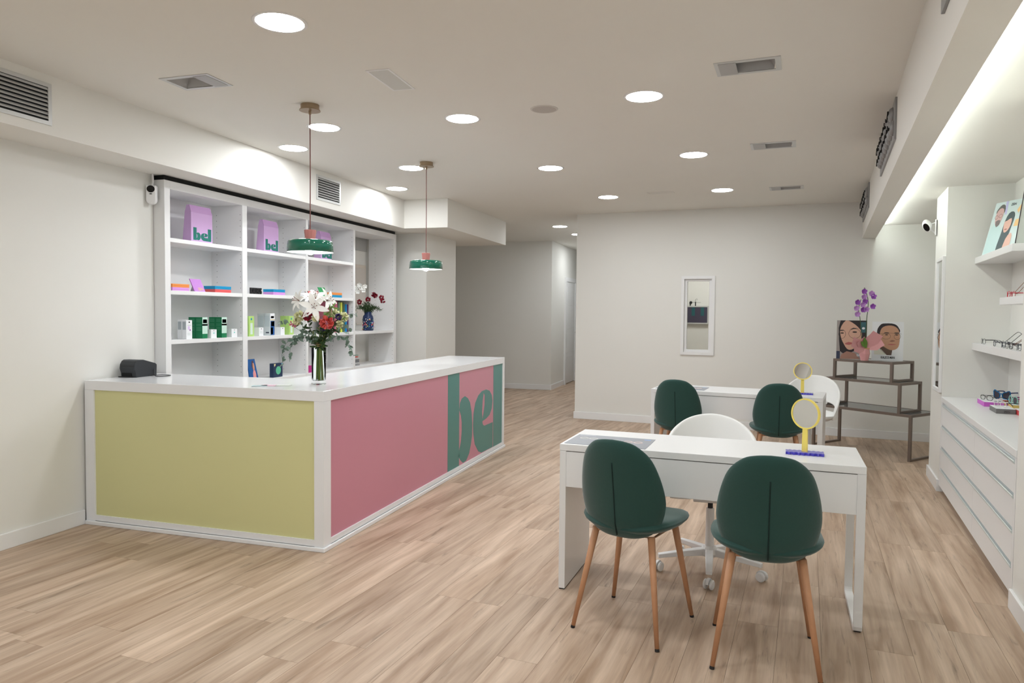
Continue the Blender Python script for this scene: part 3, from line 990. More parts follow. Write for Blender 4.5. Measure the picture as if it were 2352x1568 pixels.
# ------------------------------------------------------------------ lilac paper bags
def logo(parent, y0, z0, w_, h_, x, mtl, xh=0.86):
    def T(p, k=1.0):
        return [(y0 + (a - 5.591) / 1.492 * w_, z0 + (b - 0.061) / 0.824 * h_ * k) for a, b in p]
    for nm, polys in (('letter_b', ((STEM, 1), (BOWL, xh))), ('letter_e', ((EA, xh), (EB, xh))), ('letter_l', ((EL, 1),))):
        m = MB()
        for p, k in polys:
            m.prism(T(p, k), x, x + 0.0009, axis='x')
        m.build(nm, mtl, parent)
def bag(label, y0, w_, rz=0.0):
    t = thing('paper_bag', label, 'paper bag', (-4.02, y0, 1.9425), rz, 'lilac bags on the top shelf')
    h = 0.288
    m = MB()
    vs_ = []
    for x0, x1, z, s_ in ((-0.082, 0.0, 0.0, 0), (-0.060, -0.001, 0.235, 0.002), (-0.046, -0.022, h, 0.005)):
        vs_ += [(x0, s_, z), (x1, s_, z), (x1, w_ - s_, z), (x0, w_ - s_, z)]
    fs = [(0, 3, 2, 1), (8, 9, 10, 11)] + [(j * 4 + i, j * 4 + (i + 1) % 4, j * 4 + 4 + (i + 1) % 4, j * 4 + 4 + i) for j in range(2) for i in range(4)]
    b = m.add(vs_, fs).build('bag_body', LILAC, t)
    MB().add([(0.0005, 0.001, 0.232), (0.0005, w_ - 0.001, 0.232), (-0.0195, w_ - 0.004, h + 0.001), (-0.0195, 0.004, h + 0.001), (-0.003, 0.001, 0.232), (-0.003, w_ - 0.001, 0.232), (-0.024, w_ - 0.004, h + 0.001), (-0.024, 0.004, h + 0.001)],
             [(0, 1, 2, 3), (4, 7, 6, 5), (0, 4, 5, 1), (1, 5, 6, 2), (2, 6, 7, 3), (3, 7, 4, 0)]).build('folded_flap', mat('lilac_fold', (190, 150, 198), 0.6), t)
    logo(b, 0.024, 0.018, 0.20, 0.098, 0.0002, LOGO)
bag('lilac paper bag with teal letters in the first shelf bay', 4.612, 0.24)
bag('lilac paper bag with teal letters in the second shelf bay', 5.520, 0.235, 0.05)
bag('lilac paper bag half hidden behind the first pendant lamp', 6.454, 0.22, 0.05)

# ------------------------------------------------------------------ flat gift boxes, plaques and letters on the second shelf
OR_, LI_, BL_, RE_ = mat('box_orange', (236, 146, 74), 0.5), mat('box_lilac', (212, 150, 220), 0.5), mat('box_blue', (0, 146, 196), 0.45), mat('box_red', (222, 92, 92), 0.5)
def gift(label, y0, y1, z, m, x1=-3.985, dx=0.11):
    t = thing('gift_box', label, 'box', ((x1 - dx), y0, z), 0, 'flat boxes on the second shelf')
    MB().box(0, 0, 0, dx, y1 - y0, 0.0115).build('tray', m, t, bevel=0.0008)
    MB().box(0, 0, 0.0123, dx, y1 - y0, 0.0255).build('lid', m, t, bevel=0.0008)
    return t
S2 = 1.5565
gift('orange flat box lying on a lilac one at the shelf end', 4.374, 4.548, S2 + 0.026, OR_)
gift('lilac flat box under the orange box at the shelf end', 4.374, 4.548, S2, LI_)
gift('blue flat box lying on a red one in the first bay', 4.835, 5.03, S2 + 0.026, BL_)
gift('red flat box under a blue one in the first bay', 4.835, 5.03, S2, RE_)
gift('blue flat box lying on a lilac one, beside the black letters', 5.606, 5.786, S2 + 0.026, BL_)
gift('lilac flat box under a blue one, beside the black letters', 5.606, 5.786, S2, LI_)
gift('red flat box in the third bay, behind the lily tips', 6.16, 6.345, S2 + 0.026, RE_)
gift('orange flat box lying on a blue one in the third bay', 6.615, 6.81, S2 + 0.026, OR_)
gift('blue flat box under an orange one in the third bay', 6.615, 6.81, S2, BL_)
gift('lilac flat box under the red box of the third bay', 6.16, 6.345, S2, LI_)
def plaque(label, y0, w_, m, txt=None):
    t = thing('plaque', label, 'plaque', (-3.975, y0, S2), 0, 'leaning plaques')
    h, lean = 0.098, 0.048
    MB().add([(0, 0, 0), (0, w_, 0), (-lean, w_, h), (-lean, 0, h), (-0.007, 0, 0), (-0.007, w_, 0), (-lean - 0.007, w_, h), (-lean - 0.007, 0, h)],
             [(0, 1, 2, 3), (4, 7, 6, 5), (0, 4, 5, 1), (1, 5, 6, 2), (2, 6, 7, 3), (3, 7, 4, 0)]).build('board', m, t)
    MB().add([(-lean * 0.8 - 0.008, w_ * 0.35, h * 0.75), (-lean * 0.8 - 0.008, w_ * 0.65, h * 0.75), (-0.075, w_ * 0.65, 0), (-0.075, w_ * 0.35, 0), (-lean * 0.8 - 0.011, w_ * 0.35, h * 0.75), (-lean * 0.8 - 0.011, w_ * 0.65, h * 0.75), (-0.078, w_ * 0.65, 0), (-0.078, w_ * 0.35, 0)],
             [(0, 1, 2, 3), (4, 7, 6, 5), (0, 4, 5, 1), (1, 5, 6, 2), (2, 6, 7, 3), (3, 7, 4, 0)]).build('prop', SHELFW, t)
    if txt:
        me = text_mesh(txt, 0.03, 0.0004, 0.95, 0.0006)
        me.transform(Matrix.Rotation(pi / 2, 4, 'X'))
        me.transform(Matrix.Rotation(pi / 2, 4, 'Z'))
        me.transform(Matrix.Rotation(-math.atan2(lean, h), 4, 'Y'))
        obj('lettering', me, mat('gold_print', (226, 190, 130), 0.4), t, (-0.0045, w_ * 0.62, 0.0105))
plaque('purple plaque with gold lettering leaning between two box piles', 4.595, 0.118, mat('plaque_purple', (182, 118, 200), 0.4), 'ZEN')
plaque('green plaque leaning in the third bay', 6.40, 0.125, mat('plaque_green', (40, 146, 84), 0.45))
t = thing('letter_sign', 'standing black letters reading KALEOS on the second shelf', 'sign', (-4.0, 5.373, S2))
me = text_mesh('KALEOS', 0.074, 0.008, 0.58, 0.0016)
me.transform(Matrix.Rotation(pi / 2, 4, 'X'))
me.transform(Matrix.Rotation(pi / 2, 4, 'Z'))
obj('lettering', me, BLACK, t, (0, 0, 0.0025))

# ------------------------------------------------------------------ cartons on the third shelf
S3 = 1.1875
CW = mat('carton_white', (240, 242, 244), 0.45)
CG = mat('carton_green', (0, 118, 72), 0.4, noise=0.12, nscale=90)
CGL = mat('carton_pale_green', (198, 228, 214), 0.45)
CLG = mat('carton_lime', (178, 214, 122), 0.45)
CGR = mat('carton_grey', (206, 214, 216), 0.45)
CRED = mat('carton_red', (190, 40, 58), 0.45)
INK = mat('print_ink', (60, 70, 84), 0.6)
INKL = mat('print_ink_light', (176, 184, 188), 0.6)
def carton(label, y0, y1, x0, x1, h, body, grp, marks=(), side=()):
    t = thing('carton', label, 'carton', (x0, y0, S3), 0, grp)
    b = MB().box(0, 0, 0, x1 - x0, y1 - y0, h).build('box', body, t, bevel=0.001)
    w_, d = y1 - y0, x1 - x0
    for nm, a0, a1, z0, z1, m in marks:          # prints on the front face
        MB().box(d, w_ * a0, h * z0, d + 0.0006, w_ * a1, h * z1).build(nm, m, t)
    for nm, a0, a1, z0, z1, m in side:           # prints on the end face
        MB().box(d * a0, -0.0006, h * z0, d * a1, 0, h * z1).build(nm, m, t)
G1, G2 = 'solution cartons on the third shelf', 'small white cartons on the third shelf'
wm = (('logo', 0.4, 0.62, 0.86, 0.93, BLACK), ('print_band', 0.2, 0.8, 0.72, 0.74, INKL), ('print_patch', 0.25, 0.6, 0.5, 0.68, mat('print_lilac', (222, 200, 236), 0.5)), ('drop', 0.56, 0.72, 0.44, 0.52, mat('print_violet', (130, 50, 150), 0.5)), ('print_band', 0.2, 0.7, 0.2, 0.34, mat('print_pale', (226, 232, 232), 0.5)))
ws = (('print_block', 0.15, 0.9, 0.5, 0.92, INKL),)
carton('white carton with a violet drop, in front of its twin', 4.512, 4.574, -4.026, -3.985, 0.146, CW, G1, wm, ws)
carton('white carton standing behind the one with the violet drop', 4.512, 4.574, -4.069, -4.028, 0.147, CW, G1, (), ws)
gm = (('pale_face', 0.0, 1.0, 0.22, 1.0, CGL), ('brand_block', 0.12, 0.9, 0.72, 0.9, CG), ('brand_window', 0.2, 0.8, 0.75, 0.86, CW), ('red_ribbon', 0.0, 1.0, 0.6, 0.68, CRED))
gs = tuple(('print_line', 0.12, 0.85, z, z + 0.012, mat('print_mint', (110, 176, 146), 0.5)) for z in (0.9, 0.84, 0.78, 0.66, 0.6, 0.5, 0.44, 0.38))
carton('green carton with red ribbon, left pair, front one', 4.686, 4.744, -4.05, -3.985, 0.168, CG, G1, gm, gs)
carton('green carton of the left pair, standing behind', 4.686, 4.744, -4.117, -4.052, 0.168, CG, G1, (), gs)
carton('green carton with red ribbon, right pair, front one', 4.911, 4.972, -4.046, -3.985, 0.168, CG, G1, gm, gs)
carton('green carton of the right pair, standing behind', 4.911, 4.972, -4.110, -4.048, 0.168, CG, G1, (), gs)
sm_ = (('logo', 0.46, 0.56, 0.82, 0.9, BLACK), ('print_mark', 0.4, 0.6, 0.5, 0.66, mat('print_aqua', (140, 214, 206), 0.5)))
carton('small white carton between the two green pairs', 4.772, 4.838, -4.02, -3.975, 0.070, CW, G2, sm_)
carton('small white carton at the end of the first bay', 5.02, 5.09, -4.02, -3.975, 0.070, CW, G2, sm_)
lm = (('drop', 0.36, 0.6, 0.8, 0.9, mat('drop_teal', (40, 140, 170), 0.4)), ('bottle_print', 0.28, 0.72, 0.1, 0.66, mat('bottle_pale', (216, 232, 222), 0.45)))
carton('lime green carton with a bottle print at the start of the second bay', 5.256, 5.328, -4.03, -3.985, 0.176, CLG, G1, lm)
carton('small white carton before the tall grey one', 5.383, 5.444, -4.03, -3.975, 0.074, CW, G2, (('logo', 0.44, 0.6, 0.8, 0.9, BLACK), ('print_band', 0.2, 0.8, 0.3, 0.6, mat('print_pale'))))
bm2 = (('white_top', 0.0, 1.0, 0.72, 1.0, CW), ('brand_text', 0.15, 0.85, 0.78, 0.88, INK), ('gold_band', 0.1, 0.95, 0.69, 0.72, mat('print_gold', (216, 190, 110), 0.4)), ('blue_face', 0.08, 0.95, 0.02, 0.66, mat('print_blue', (28, 84, 150), 0.4)), ('aqua_patch', 0.2, 0.9, 0.42, 0.64, mat('print_cyan', (70, 176, 214), 0.4)), ('dark_patch', 0.1, 0.6, 0.05, 0.36, mat('print_navy', (30, 40, 86), 0.4)))
bs = (('print_block', 0.1, 0.9, 0.4, 0.9, mat('print_silver', (190, 202, 206), 0.5)), ('print_text', 0.3, 0.8, 0.1, 0.16, INK))
carton('tall carton with a blue face in the second bay', 5.557, 5.623, -4.052, -3.985, 0.20, CGR, G1, bm2, bs)
carton('tall grey carton standing behind the blue-faced one', 5.557, 5.623, -4.12, -4.054, 0.197, CGR, G1, (), bs)
carton('small white carton right before the lime cartons', 5.715, 5.776, -4.05, -3.985, 0.072, CW, G2, (('logo', 0.4, 0.6, 0.82, 0.9, BLACK),))
carton('lime green carton in front, partly behind the bouquet', 5.85, 5.92, -4.03, -3.985, 0.176, CLG, G1, lm)
carton('lime green carton at the back, partly behind the bouquet', 5.85, 5.92, -4.085, -4.032, 0.176, CLG, G1, lm)
# books in the third bay
def book(label, y0, y1, z0, h, m, x1=-4.0, dx=0.2, grp='books on the shelves'):
    t = thing('book', label, 'book', (x1 - dx, y0, z0), 0, grp)
    MB().box(0.004, 0.002, 0.003, dx - 0.004, y1 - y0 - 0.002, h - 0.003).build('pages', mat('pages', (236, 232, 222), 0.8), t)
    MB().prism([(0, 0), (dx, 0), (dx, y1 - y0), (0, y1 - y0), (0, y1 - y0 - 0.0018), (dx - 0.003, y1 - y0 - 0.0018), (dx - 0.003, 0.0018), (0, 0.0018)], 0, h).build('cover', m, t)
book('patterned red and white book in the third bay', 6.70, 6.74, S3, 0.33, mat('floral_cover', (196, 110, 130), 0.5, noise=0.5, nscale=90))
book('grey-green book in the third bay', 6.76, 6.79, S3, 0.32, mat('sage_cover', (110, 140, 116), 0.5))
book('lime yellow book in the third bay', 6.81, 6.842, S3, 0.32, mat('lime_cover', (206, 214, 84), 0.5))
book('dark green book in the third bay', 6.862, 6.89, S3, 0.32, mat('moss_cover', (86, 112, 88), 0.5))
book('blue book in the third bay', 6.91, 6.935, S3, 0.30, mat('blue_cover', (20, 140, 204), 0.5))
book('purple book at the end of the third bay', 6.95, 6.97, S3, 0.30, mat('plum_cover', (90, 50, 96), 0.5))
# bottom shelf
Sb = 0.8005
t = thing('magazine', 'blue magazine with a figure in pink on its cover, leaning on the divider', 'magazine', (-3.985, 5.27, Sb))
MB().add([(0, 0.0, 0), (0, 0.118, 0), (-0.03, 0.10, 0.185), (-0.03, -0.0, 0.185), (-0.008, 0.0, 0), (-0.008, 0.118, 0), (-0.038, 0.10, 0.185), (-0.038, 0.0, 0.185)],
         [(0, 1, 2, 3), (4, 7, 6, 5), (0, 4, 5, 1), (1, 5, 6, 2), (2, 6, 7, 3), (3, 7, 4, 0)]).build('cover', mat('magazine_blue', (14, 84, 150), 0.35), t)
def on_lean(pts, m, nm):
    MB().add([(-0.03 * z / 0.185 + 0.0008, y, z) for y, z in pts] + [(-0.03 * z / 0.185 + 0.0002, y, z) for y, z in pts], [tuple(range(len(pts)))] + [tuple(range(2 * len(pts) - 1, len(pts) - 1, -1))]).build(nm, m, t, recalc=False)
on_lean([(0.05, 0.012), (0.09, 0.012), (0.094, 0.05), (0.085, 0.085), (0.066, 0.09), (0.052, 0.06)], mat('printed_pink', (226, 150, 150), 0.5), 'printed_dress')
on_lean([(0.062, 0.09), (0.082, 0.09), (0.084, 0.125), (0.078, 0.15), (0.066, 0.152), (0.06, 0.12)], mat('printed_skin', (206, 150, 122), 0.5), 'printed_face')
on_lean([(0.052, 0.09), (0.06, 0.12), (0.066, 0.15), (0.076, 0.155), (0.07, 0.172), (0.056, 0.168), (0.047, 0.13)], mat('printed_hair', (84, 44, 46), 0.5), 'printed_hair')
t = thing('game_box', 'small navy box with a round green emblem on the bottom shelf', 'box', (-4.025, 5.60, Sb))
MB().box(0, 0, 0, 0.04, 0.142, 0.128).build('case', mat('box_navy', (34, 54, 84), 0.4), t, bevel=0.002)
MB().prism(oval(0.076, 0.062, 0.038, 0.038, 28), 0.04, 0.0408, axis='x').build('emblem', mat('emblem_green', (96, 190, 150), 0.4), t)
MB().prism([(0.012, 0.124), (0.036, 0.124), (0.03, 0.108), (0.014, 0.098)], 0.04, 0.0406, axis='x').build('print', mat('print_cream', (240, 226, 170), 0.4), t)
MB().prism([(0.12, 0.124), (0.14, 0.124), (0.14, 0.105), (0.13, 0.11)], 0.04, 0.0406, axis='x').build('print', mat('print_sky', (150, 216, 230), 0.4), t)
tag(MB().box(-4.1, 6.14, Sb, -3.985, 6.24, 0.87).build('case_box', mat('box_magenta', (186, 40, 130), 0.4), bevel=0.002), 'small magenta box on the bottom shelf, beside the glass vase', 'box')
t = thing('tablet', 'flat dark green folder lying on the bottom shelf', 'folder', (-4.15, 4.74, Sb))
MB().box(0, 0, 0, 0.18, 0.33, 0.012).build('cover', mat('folder_green', (16, 84, 72), 0.4), t, bevel=0.003)
t = thing('paper_stack', 'loose grey papers lying on the bottom shelf of the first bay', 'papers', (-4.16, 4.36, Sb))
for k in range(4):
    MB().box(0, 0, 0.0012 + k * 0.006, 0.2, 0.26, 0.005 + k * 0.006).build('sheet', mat('paper_%d' % (k % 2), ((206, 214, 222), (232, 232, 232))[k % 2], 0.7), t, loc=(random.uniform(0, 0.012), random.uniform(-0.01, 0.02), 0), rz=random.uniform(-0.1, 0.1))
t = thing('document_pile', 'pile of grey folders on the bottom shelf of the open bay', 'papers', (-4.2, 7.10, Sb))
for k in range(5):
    MB().box(0, 0, k * 0.018, 0.17, 0.17, k * 0.018 + 0.016).build('folder', mat('file_%d' % (k % 3), ((150, 150, 150), (190, 190, 190), (120, 122, 126))[k % 3], 0.6), t, rz=random.uniform(-0.06, 0.06), bevel=0.002)
MB().box(0, 0, 0.092, 0.16, 0.16, 0.102).build('folder', mat('file_red', (196, 70, 60), 0.6), t)

# ------------------------------------------------------------------ on the counter
t = thing('receipt_printer', 'black receipt printer on the counter against the wall', 'printer', (-4.0, 3.905, CT), 0.06)
prof = [(0.004, 0.0), (0.0, 0.03), (-0.012, 0.062), (-0.008, 0.09), (0.008, 0.112), (0.024, 0.12), (0.075, 0.119), (0.19, 0.088), (0.203, 0.078), (0.20, 0.0)]
MB().prism(prof, 0.0, 0.122, axis='x').build('casing', mat('printer_black', (44, 47, 51), 0.45), t, bevel=0.004)
MB().box(0.012, -0.0015, 0.006, 0.088, 0.02, 0.031).build('paper_slot', DARK, t)
MB().box(0.006, -0.0125, 0.077, 0.116, 0.0, 0.0785).build('seam', DARK, t)
MB().tube(spline([(0.123, 0.17, 0.045), (0.15, 0.14, 0.02), (0.2, 0.10, 0.005), (0.255, 0.12, 0.005), (0.245, 0.19, 0.005), (0.18, 0.2, 0.005), (0.13, 0.16, 0.005), (0.122, 0.12, 0.006)], 6), 0.0028, 6).build('cable', BLACK, t, smooth=True)
MB().tube(spline([(0.01, 0.03, 0.004), (-0.006, -0.012, 0.004), (0.02, -0.02, 0.004), (0.08, -0.008, 0.004), (0.11, 0.02, 0.004)], 6), 0.0028, 6).build('cable', BLACK, t, smooth=True)
for x, y, a, c, lb in ((-2.775, 3.76, 0.5, (186, 206, 210), 'grey-blue business card pile on the counter'), (-2.735, 3.80, 0.15, (232, 196, 210), 'pale pink leaflets on the counter, behind the grey cards'), (-2.655, 3.835, 0.3, (226, 230, 222), 'whitish leaflets on the counter, nearer the glass vase')):
    t = thing('leaflet_pile', lb, 'leaflets', (x, y, CT), a, 'leaflets on the counter')
    for k in range(2):
        MB().box(-0.045, -0.03, 0.0003 + k * 0.002, 0.045, 0.03, 0.0018 + k * 0.002).build('card', mat('card_%s' % lb[:4], c, 0.4), t, rz=k * 0.14)

# ------------------------------------------------------------------ desk sheets and table mirrors
def dpt(dk, a, x, y, z=0.75):
    return (dk[0] + x * cos(a) - y * sin(a), dk[1] + x * sin(a) + y * cos(a), z)
SHEET = mat('sheet_grey', (150, 154, 162), 0.35, noise=0.06, nscale=8)
def sheet(label, loc, rz, wdt, dep):
    t = thing('counter_mat', label, 'desk mat', loc, rz, 'printed desk mats')
    MB().box(0, 0, 0.0002, wdt, dep, 0.0022).build('sheet', SHEET, t, bevel=0.0006)
    for k in range(3):
        cx, cy = wdt * (0.2 + 0.29 * k), dep * (0.62 - 0.04 * k)
        m = MB()
        for s_ in (-1, 1):
            m.tube([(cx + s_ * 0.026 + 0.021 * cos(q), cy + 0.021 * sin(q), 0.0024) for q in [2 * pi * i / 16 for i in range(16)]], 0.0022, 4, closed=True)
        m.tube([(cx - 0.006, cy, 0.0024), (cx + 0.006, cy, 0.0024)], 0.002, 4)
        m.build('printed_glasses', mat('print_glasses_%d' % k, ((224, 224, 220), (204, 214, 210), (232, 214, 210))[k], 0.5), t)
    MB().box(0.012, dep - 0.03, 0.0022, 0.10, dep - 0.018, 0.0026).build('heading', mat('print_heading', (205, 208, 214), 0.5), t)
    MB().box(wdt - 0.052, dep - 0.042, 0.0022, wdt - 0.018, dep - 0.028, 0.0026).build('badge', mat('print_badge', (150, 190, 240), 0.5), t)
sheet('grey printed mat with glasses pictures on the front desk', (-0.801, 3.562, 0.75), -0.075, 0.415, 0.285)
sheet('grey printed mat on the far desk, behind a green chair', (-0.633, 6.502, 0.75), -0.13, 0.43, 0.275)
PUR = mat('purple_acrylic', (82, 76, 196), 0.12, coat=0.3)
YEL = mat('yellow_acrylic', (252, 230, 116), 0.3)
def table_mirror(label, loc, rz, tilt, yaw):
    t = thing('table_mirror', label, 'mirror', loc, rz, 'round table mirrors')
    m = MB()
    n = 28
    top = [(-0.085 + 0.17 * i / n, -0.034 + 0.006 * sin(i * 1.8)) for i in range(n + 1)]
    bot = [(0.085 - 0.17 * i / n, 0.034 + 0.006 * sin(i * 1.8 + 1)) for i in range(n + 1)]
    m.prism(top + bot, 0.0, 0.013).build('base', PUR, t, bevel=0.001)
    MB().prism([(-0.014, 0.013), (0.014, 0.013), (0.012, 0.125), (-0.012, 0.125)], -0.004, 0.004, axis='y').build('stem', YEL, t, rz=yaw)
    hd = bpy.data.objects.new('mirror_head', ring_disc(0.067, 0.0735))
    COL.objects.link(hd)
    hd.parent = t
    hd.location = (0, 0, 0.195)
    hd.rotation_euler = (tilt, 0, yaw)
    hd.data.materials.append(YEL)
    MB().prism(oval(0, 0, 0.0675, 0.0675, 48), -0.003, 0.001, axis='y').build('mirror_glass', MIRROR, hd)
def ring_disc(r0, r1):
    m = MB()
    n = 48
    vs_ = [(r * cos(2 * pi * i / n), y, r * sin(2 * pi * i / n)) for y in (-0.006, 0.006) for r in (r0, r1) for i in range(n)]
    fs = []
    for i in range(n):
        j = (i + 1) % n
        fs += [(i, j, n + j, n + i), (2 * n + i, 3 * n + i, 3 * n + j, 2 * n + j), (i, 2 * n + i, 2 * n + j, j), (n + i, n + j, 3 * n + j, 3 * n + i)]
    me = m.add(vs_, fs).mesh('mirror_ring')
    bm = bmesh.new()
    bm.from_mesh(me)
    bmesh.ops.recalc_face_normals(bm, faces=bm.faces)
    bm.to_mesh(me)
    bm.free()
    return me
table_mirror('round yellow table mirror on the front desk', (0.353, 3.667, 0.75), -0.06, 0.0, -0.60)
table_mirror('round yellow table mirror on the far desk, before the white chair', (0.592, 6.47, 0.75), -0.12, -0.28, 0.1)

# ------------------------------------------------------------------ security cameras
t = thing('security_camera', 'white capsule security camera on the wall beside the shelving', 'camera', (-4.01, 4.21, 2.17), 0.45, 'security cameras')
m = MB()
m.prism([(0.034 * cos(a), 0.034 + 0.034 * sin(a)) for a in [pi + pi * i / 10 for i in range(11)]] + [(0.034, 0.135), (-0.034, 0.135)], -0.022, 0.022, axis='y')
m.build('body', TRIM, t, bevel=0.006)
MB().prism(oval(0, 0.108, 0.027, 0.025, 24), -0.0245, -0.021, axis='y').build('lens', mat('lens_black', (8, 8, 10), 0.1), t)
MB().box(-0.008, -0.0245, 0.07, 0.008, -0.0215, 0.076).build('sensor', DARK, t)
MB().tube([(0, 0.01, 0.13), (0.0, 0.03, 0.17), (0.0, 0.02, 0.2215)], 0.007).build('bracket', TRIM, t)
t = thing('security_camera', 'white bullet security camera on the wall pier below the cove light', 'camera', rw(-0.075, 0.60, 2.21), RZ - 0.35, 'security cameras')
body = MB()
pr_ = [(0.0, -0.058), (0.022, -0.058), (0.03, -0.05), (0.034, -0.01), (0.034, 0.04), (0.026, 0.058), (0.0, 0.062)]
body.lathe(pr_, 24, cap=False)
body.v = [(x * 0.95, z, y * 1.55) for x, y, z in body.v]
b = body.build('body', TRIM, t, smooth=True)
b.rotation_euler = (0.35, -0.42, 0.0)
lens = MB().prism(oval(0, 0, 0.022, 0.037, 24), -0.062, -0.057, axis='y').build('lens', mat('lens_black'), b)
MB().tube([(0.01, 0.04, -0.02), (0.07, 0.01, -0.075)], 0.006).build('bracket', TRIM, t)
MB().tube([(0.02, 0.05, 0.02), (0.075, 0.02, 0.03)], 0.005).build('bracket', TRIM, t)
MB().box(0.068, -0.03, -0.09, 0.078, 0.04, 0.05).build('wall_plate', TRIM, t, bevel=0.003)

# ------------------------------------------------------------------ test room: screen, plug and wires on the far wall
t = thing('wall_screen', 'dark wall screen in a silver frame seen through the window', 'screen', (-0.53, 11.70, 1.262))
ring(-0.21, 0, 0.20, 0.285, 0.02, -0.05, -0.002).build('frame', ALU, t)
MB().box(-0.20, -0.045, 0.01, 0.19, -0.03, 0.275).build('panel', mat('screen_glass', (70, 66, 84), 0.15), t)
for x in (-0.06, 0.08):
    MB().box(x, -0.0462, 0.13, x + 0.05, -0.0452, 0.26).build('screen_bar', mat('screen_teal', (40, 92, 96), 0.2), t)
t = thing('power_plug', 'black plug with its cord on the test room wall', 'plug', (-0.607, 11.70, 1.60))
MB().lathe([(0.0, 0.0), (0.02, 0.0), (0.022, 0.01), (0.018, 0.03), (0.0, 0.032)], 16, cap=False).build('plug_head', BLACK, t).rotation_euler = (pi / 2, 0, 0)
MB().tube(spline([(0, -0.02, 0.0), (0, -0.012, -0.03), (-0.012, -0.008, -0.06), (-0.03, -0.008, -0.09)], 4), 0.005, 6).build('plug_cord', BLACK, t)
t = thing('cable_trunking', 'thin wires and a black lead above the wall screen', 'wires', (-0.535, 11.70, 1.548))
MB().tube([(0, -0.006, 0), (0, -0.006, 0.06)], 0.008, 6).build('lead', BLACK, t)
MB().tube([(0, -0.006, 0.06), (0, -0.006, 0.10), (0.02, -0.006, 0.115), (0.03, -0.006, 0.09)], 0.003, 6).build('wire', METAL, t)
MB().tube([(-0.1, -0.004, 0.055), (0.08, -0.004, 0.055)], 0.002, 4).build('wire', METAL, t)

# ------------------------------------------------------------------ eyeglasses
def glasses(label, loc, rz, m, lens_rx=0.024, lens_rz=0.02, cat_eye=0.0, r=0.0016, lens_m=None, temples=None, open_=0.02, pitch=0.0, grp='spectacles on display', ttilt=0.0, thick=1.0):
    """lenses in the local x/z plane facing -y, temples run to +y; base at the rim bottom"""
    t = thing('eyeglasses', label, 'eyeglasses', loc, rz, grp)
    cx = lens_rx + 0.009
    for s_ in (-1, 1):
        pts = []
        for i in range(20):
            a = 2 * pi * i / 20
            e = 2.4
            k = (abs(cos(a)) ** e + abs(sin(a)) ** e) ** (-1 / e)
            x, z = lens_rx * k * cos(a), lens_rz * k * sin(a)
            if cat_eye and sin(a) > 0 and cos(a) * s_ > 0:
                z += cat_eye * sin(a) * abs(cos(a)) * 2
                x += s_ * cat_eye * 0.5 * sin(a) * abs(cos(a))
            pts.append((s_ * cx + x, 0.004 * (abs(s_ * cx + x) / 0.05) ** 2, lens_rz + z))
        rm = MB().tube(pts, r * thick, 6, closed=True).build('rim', m, t, smooth=True)
        MB().add([Vector(p) for p in pts], [tuple(range(20))]).build('lens', lens_m or mat('clear_lens', (244, 246, 246), 0.02, trans=0.9, ior=1.05), rm, recalc=False)
    MB().tube([(-0.010, 0, lens_rz * 1.35), (0, -0.003, lens_rz * 1.5), (0.010, 0, lens_rz * 1.35)], r * 1.1, 6).build('bridge', m, t, smooth=True)
    for s_ in (-1, 1):
        xe = s_ * (cx + lens_rx + 0.002)
        z0 = lens_rz * 1.45 + cat_eye * 0.8
        p = [(xe, 0.006, z0), (xe * 1.02, 0.02, z0), (xe * 1.0, 0.085, z0 + 0.085 * ttilt), (xe * 0.98, 0.105, z0 - 0.006 + 0.1 * ttilt), (xe * 0.96, 0.135, z0 - 0.034 + 0.1 * ttilt)]
        MB().tube(spline(p, 4), r * 1.15 * thick, 6).build('temple', temples or m, t, smooth=True)
    for q in t.children if False else []:
        pass
    if pitch:
        t.rotation_euler = (pitch, 0, rz)
    return t
GB = mat('acetate_black', (24, 24, 28), 0.25)
GNV = mat('acetate_navy', (28, 30, 52), 0.25)
GRD = mat('acetate_red', (190, 54, 70), 0.25)
GTT = mat('acetate_tortoise', (120, 74, 44), 0.25)
GBL = mat('acetate_blue', (0, 104, 160), 0.2)
GPU = mat('acetate_magenta', (160, 50, 130), 0.25)
GMI = mat('acetate_mint', (160, 216, 200), 0.25)
GWH = mat('acetate_crystal', (228, 226, 222), 0.15)
DKL = mat('dark_lens', (70, 66, 76), 0.05)
T90 = RZ - pi / 2
S3R = 1.2103
glasses('black round glasses alone at the far end of the lowest shelf', rw(0.235, -0.20, S3R), T90 + 0.05, GB)
glasses('navy round glasses, second from the far end of the lowest shelf', rw(0.225, -0.66, S3R), T90 - 0.1, GNV)
glasses('black glasses turned upside down with raised temples', rw(0.26, -0.80, S3R + 0.002), T90 + 0.1, GB, ttilt=0.75)
glasses('dark navy glasses in the middle of the lowest shelf cluster', rw(0.225, -0.93, S3R), T90, GNV)
glasses('black glasses with tortoise temples raised behind the cluster', rw(0.25, -1.06, S3R), T90 - 0.15, GB, temples=GTT, ttilt=0.62)
glasses('black glasses nearest in the lowest shelf cluster', rw(0.222, -1.12, S3R), T90 + 0.12, GB)
glasses('blue-black glasses at the picture edge on the lowest shelf', rw(0.225, -1.36, S3R), T90, GNV)
glasses('red glasses on the middle shelf', rw(0.225, -1.03, 1.5453), T90 - 0.05, GRD)
glasses('tortoise and red glasses with raised temples on the middle shelf', rw(0.255, -1.0, 1.5453), T90, GRD, temples=GTT, ttilt=1.0)
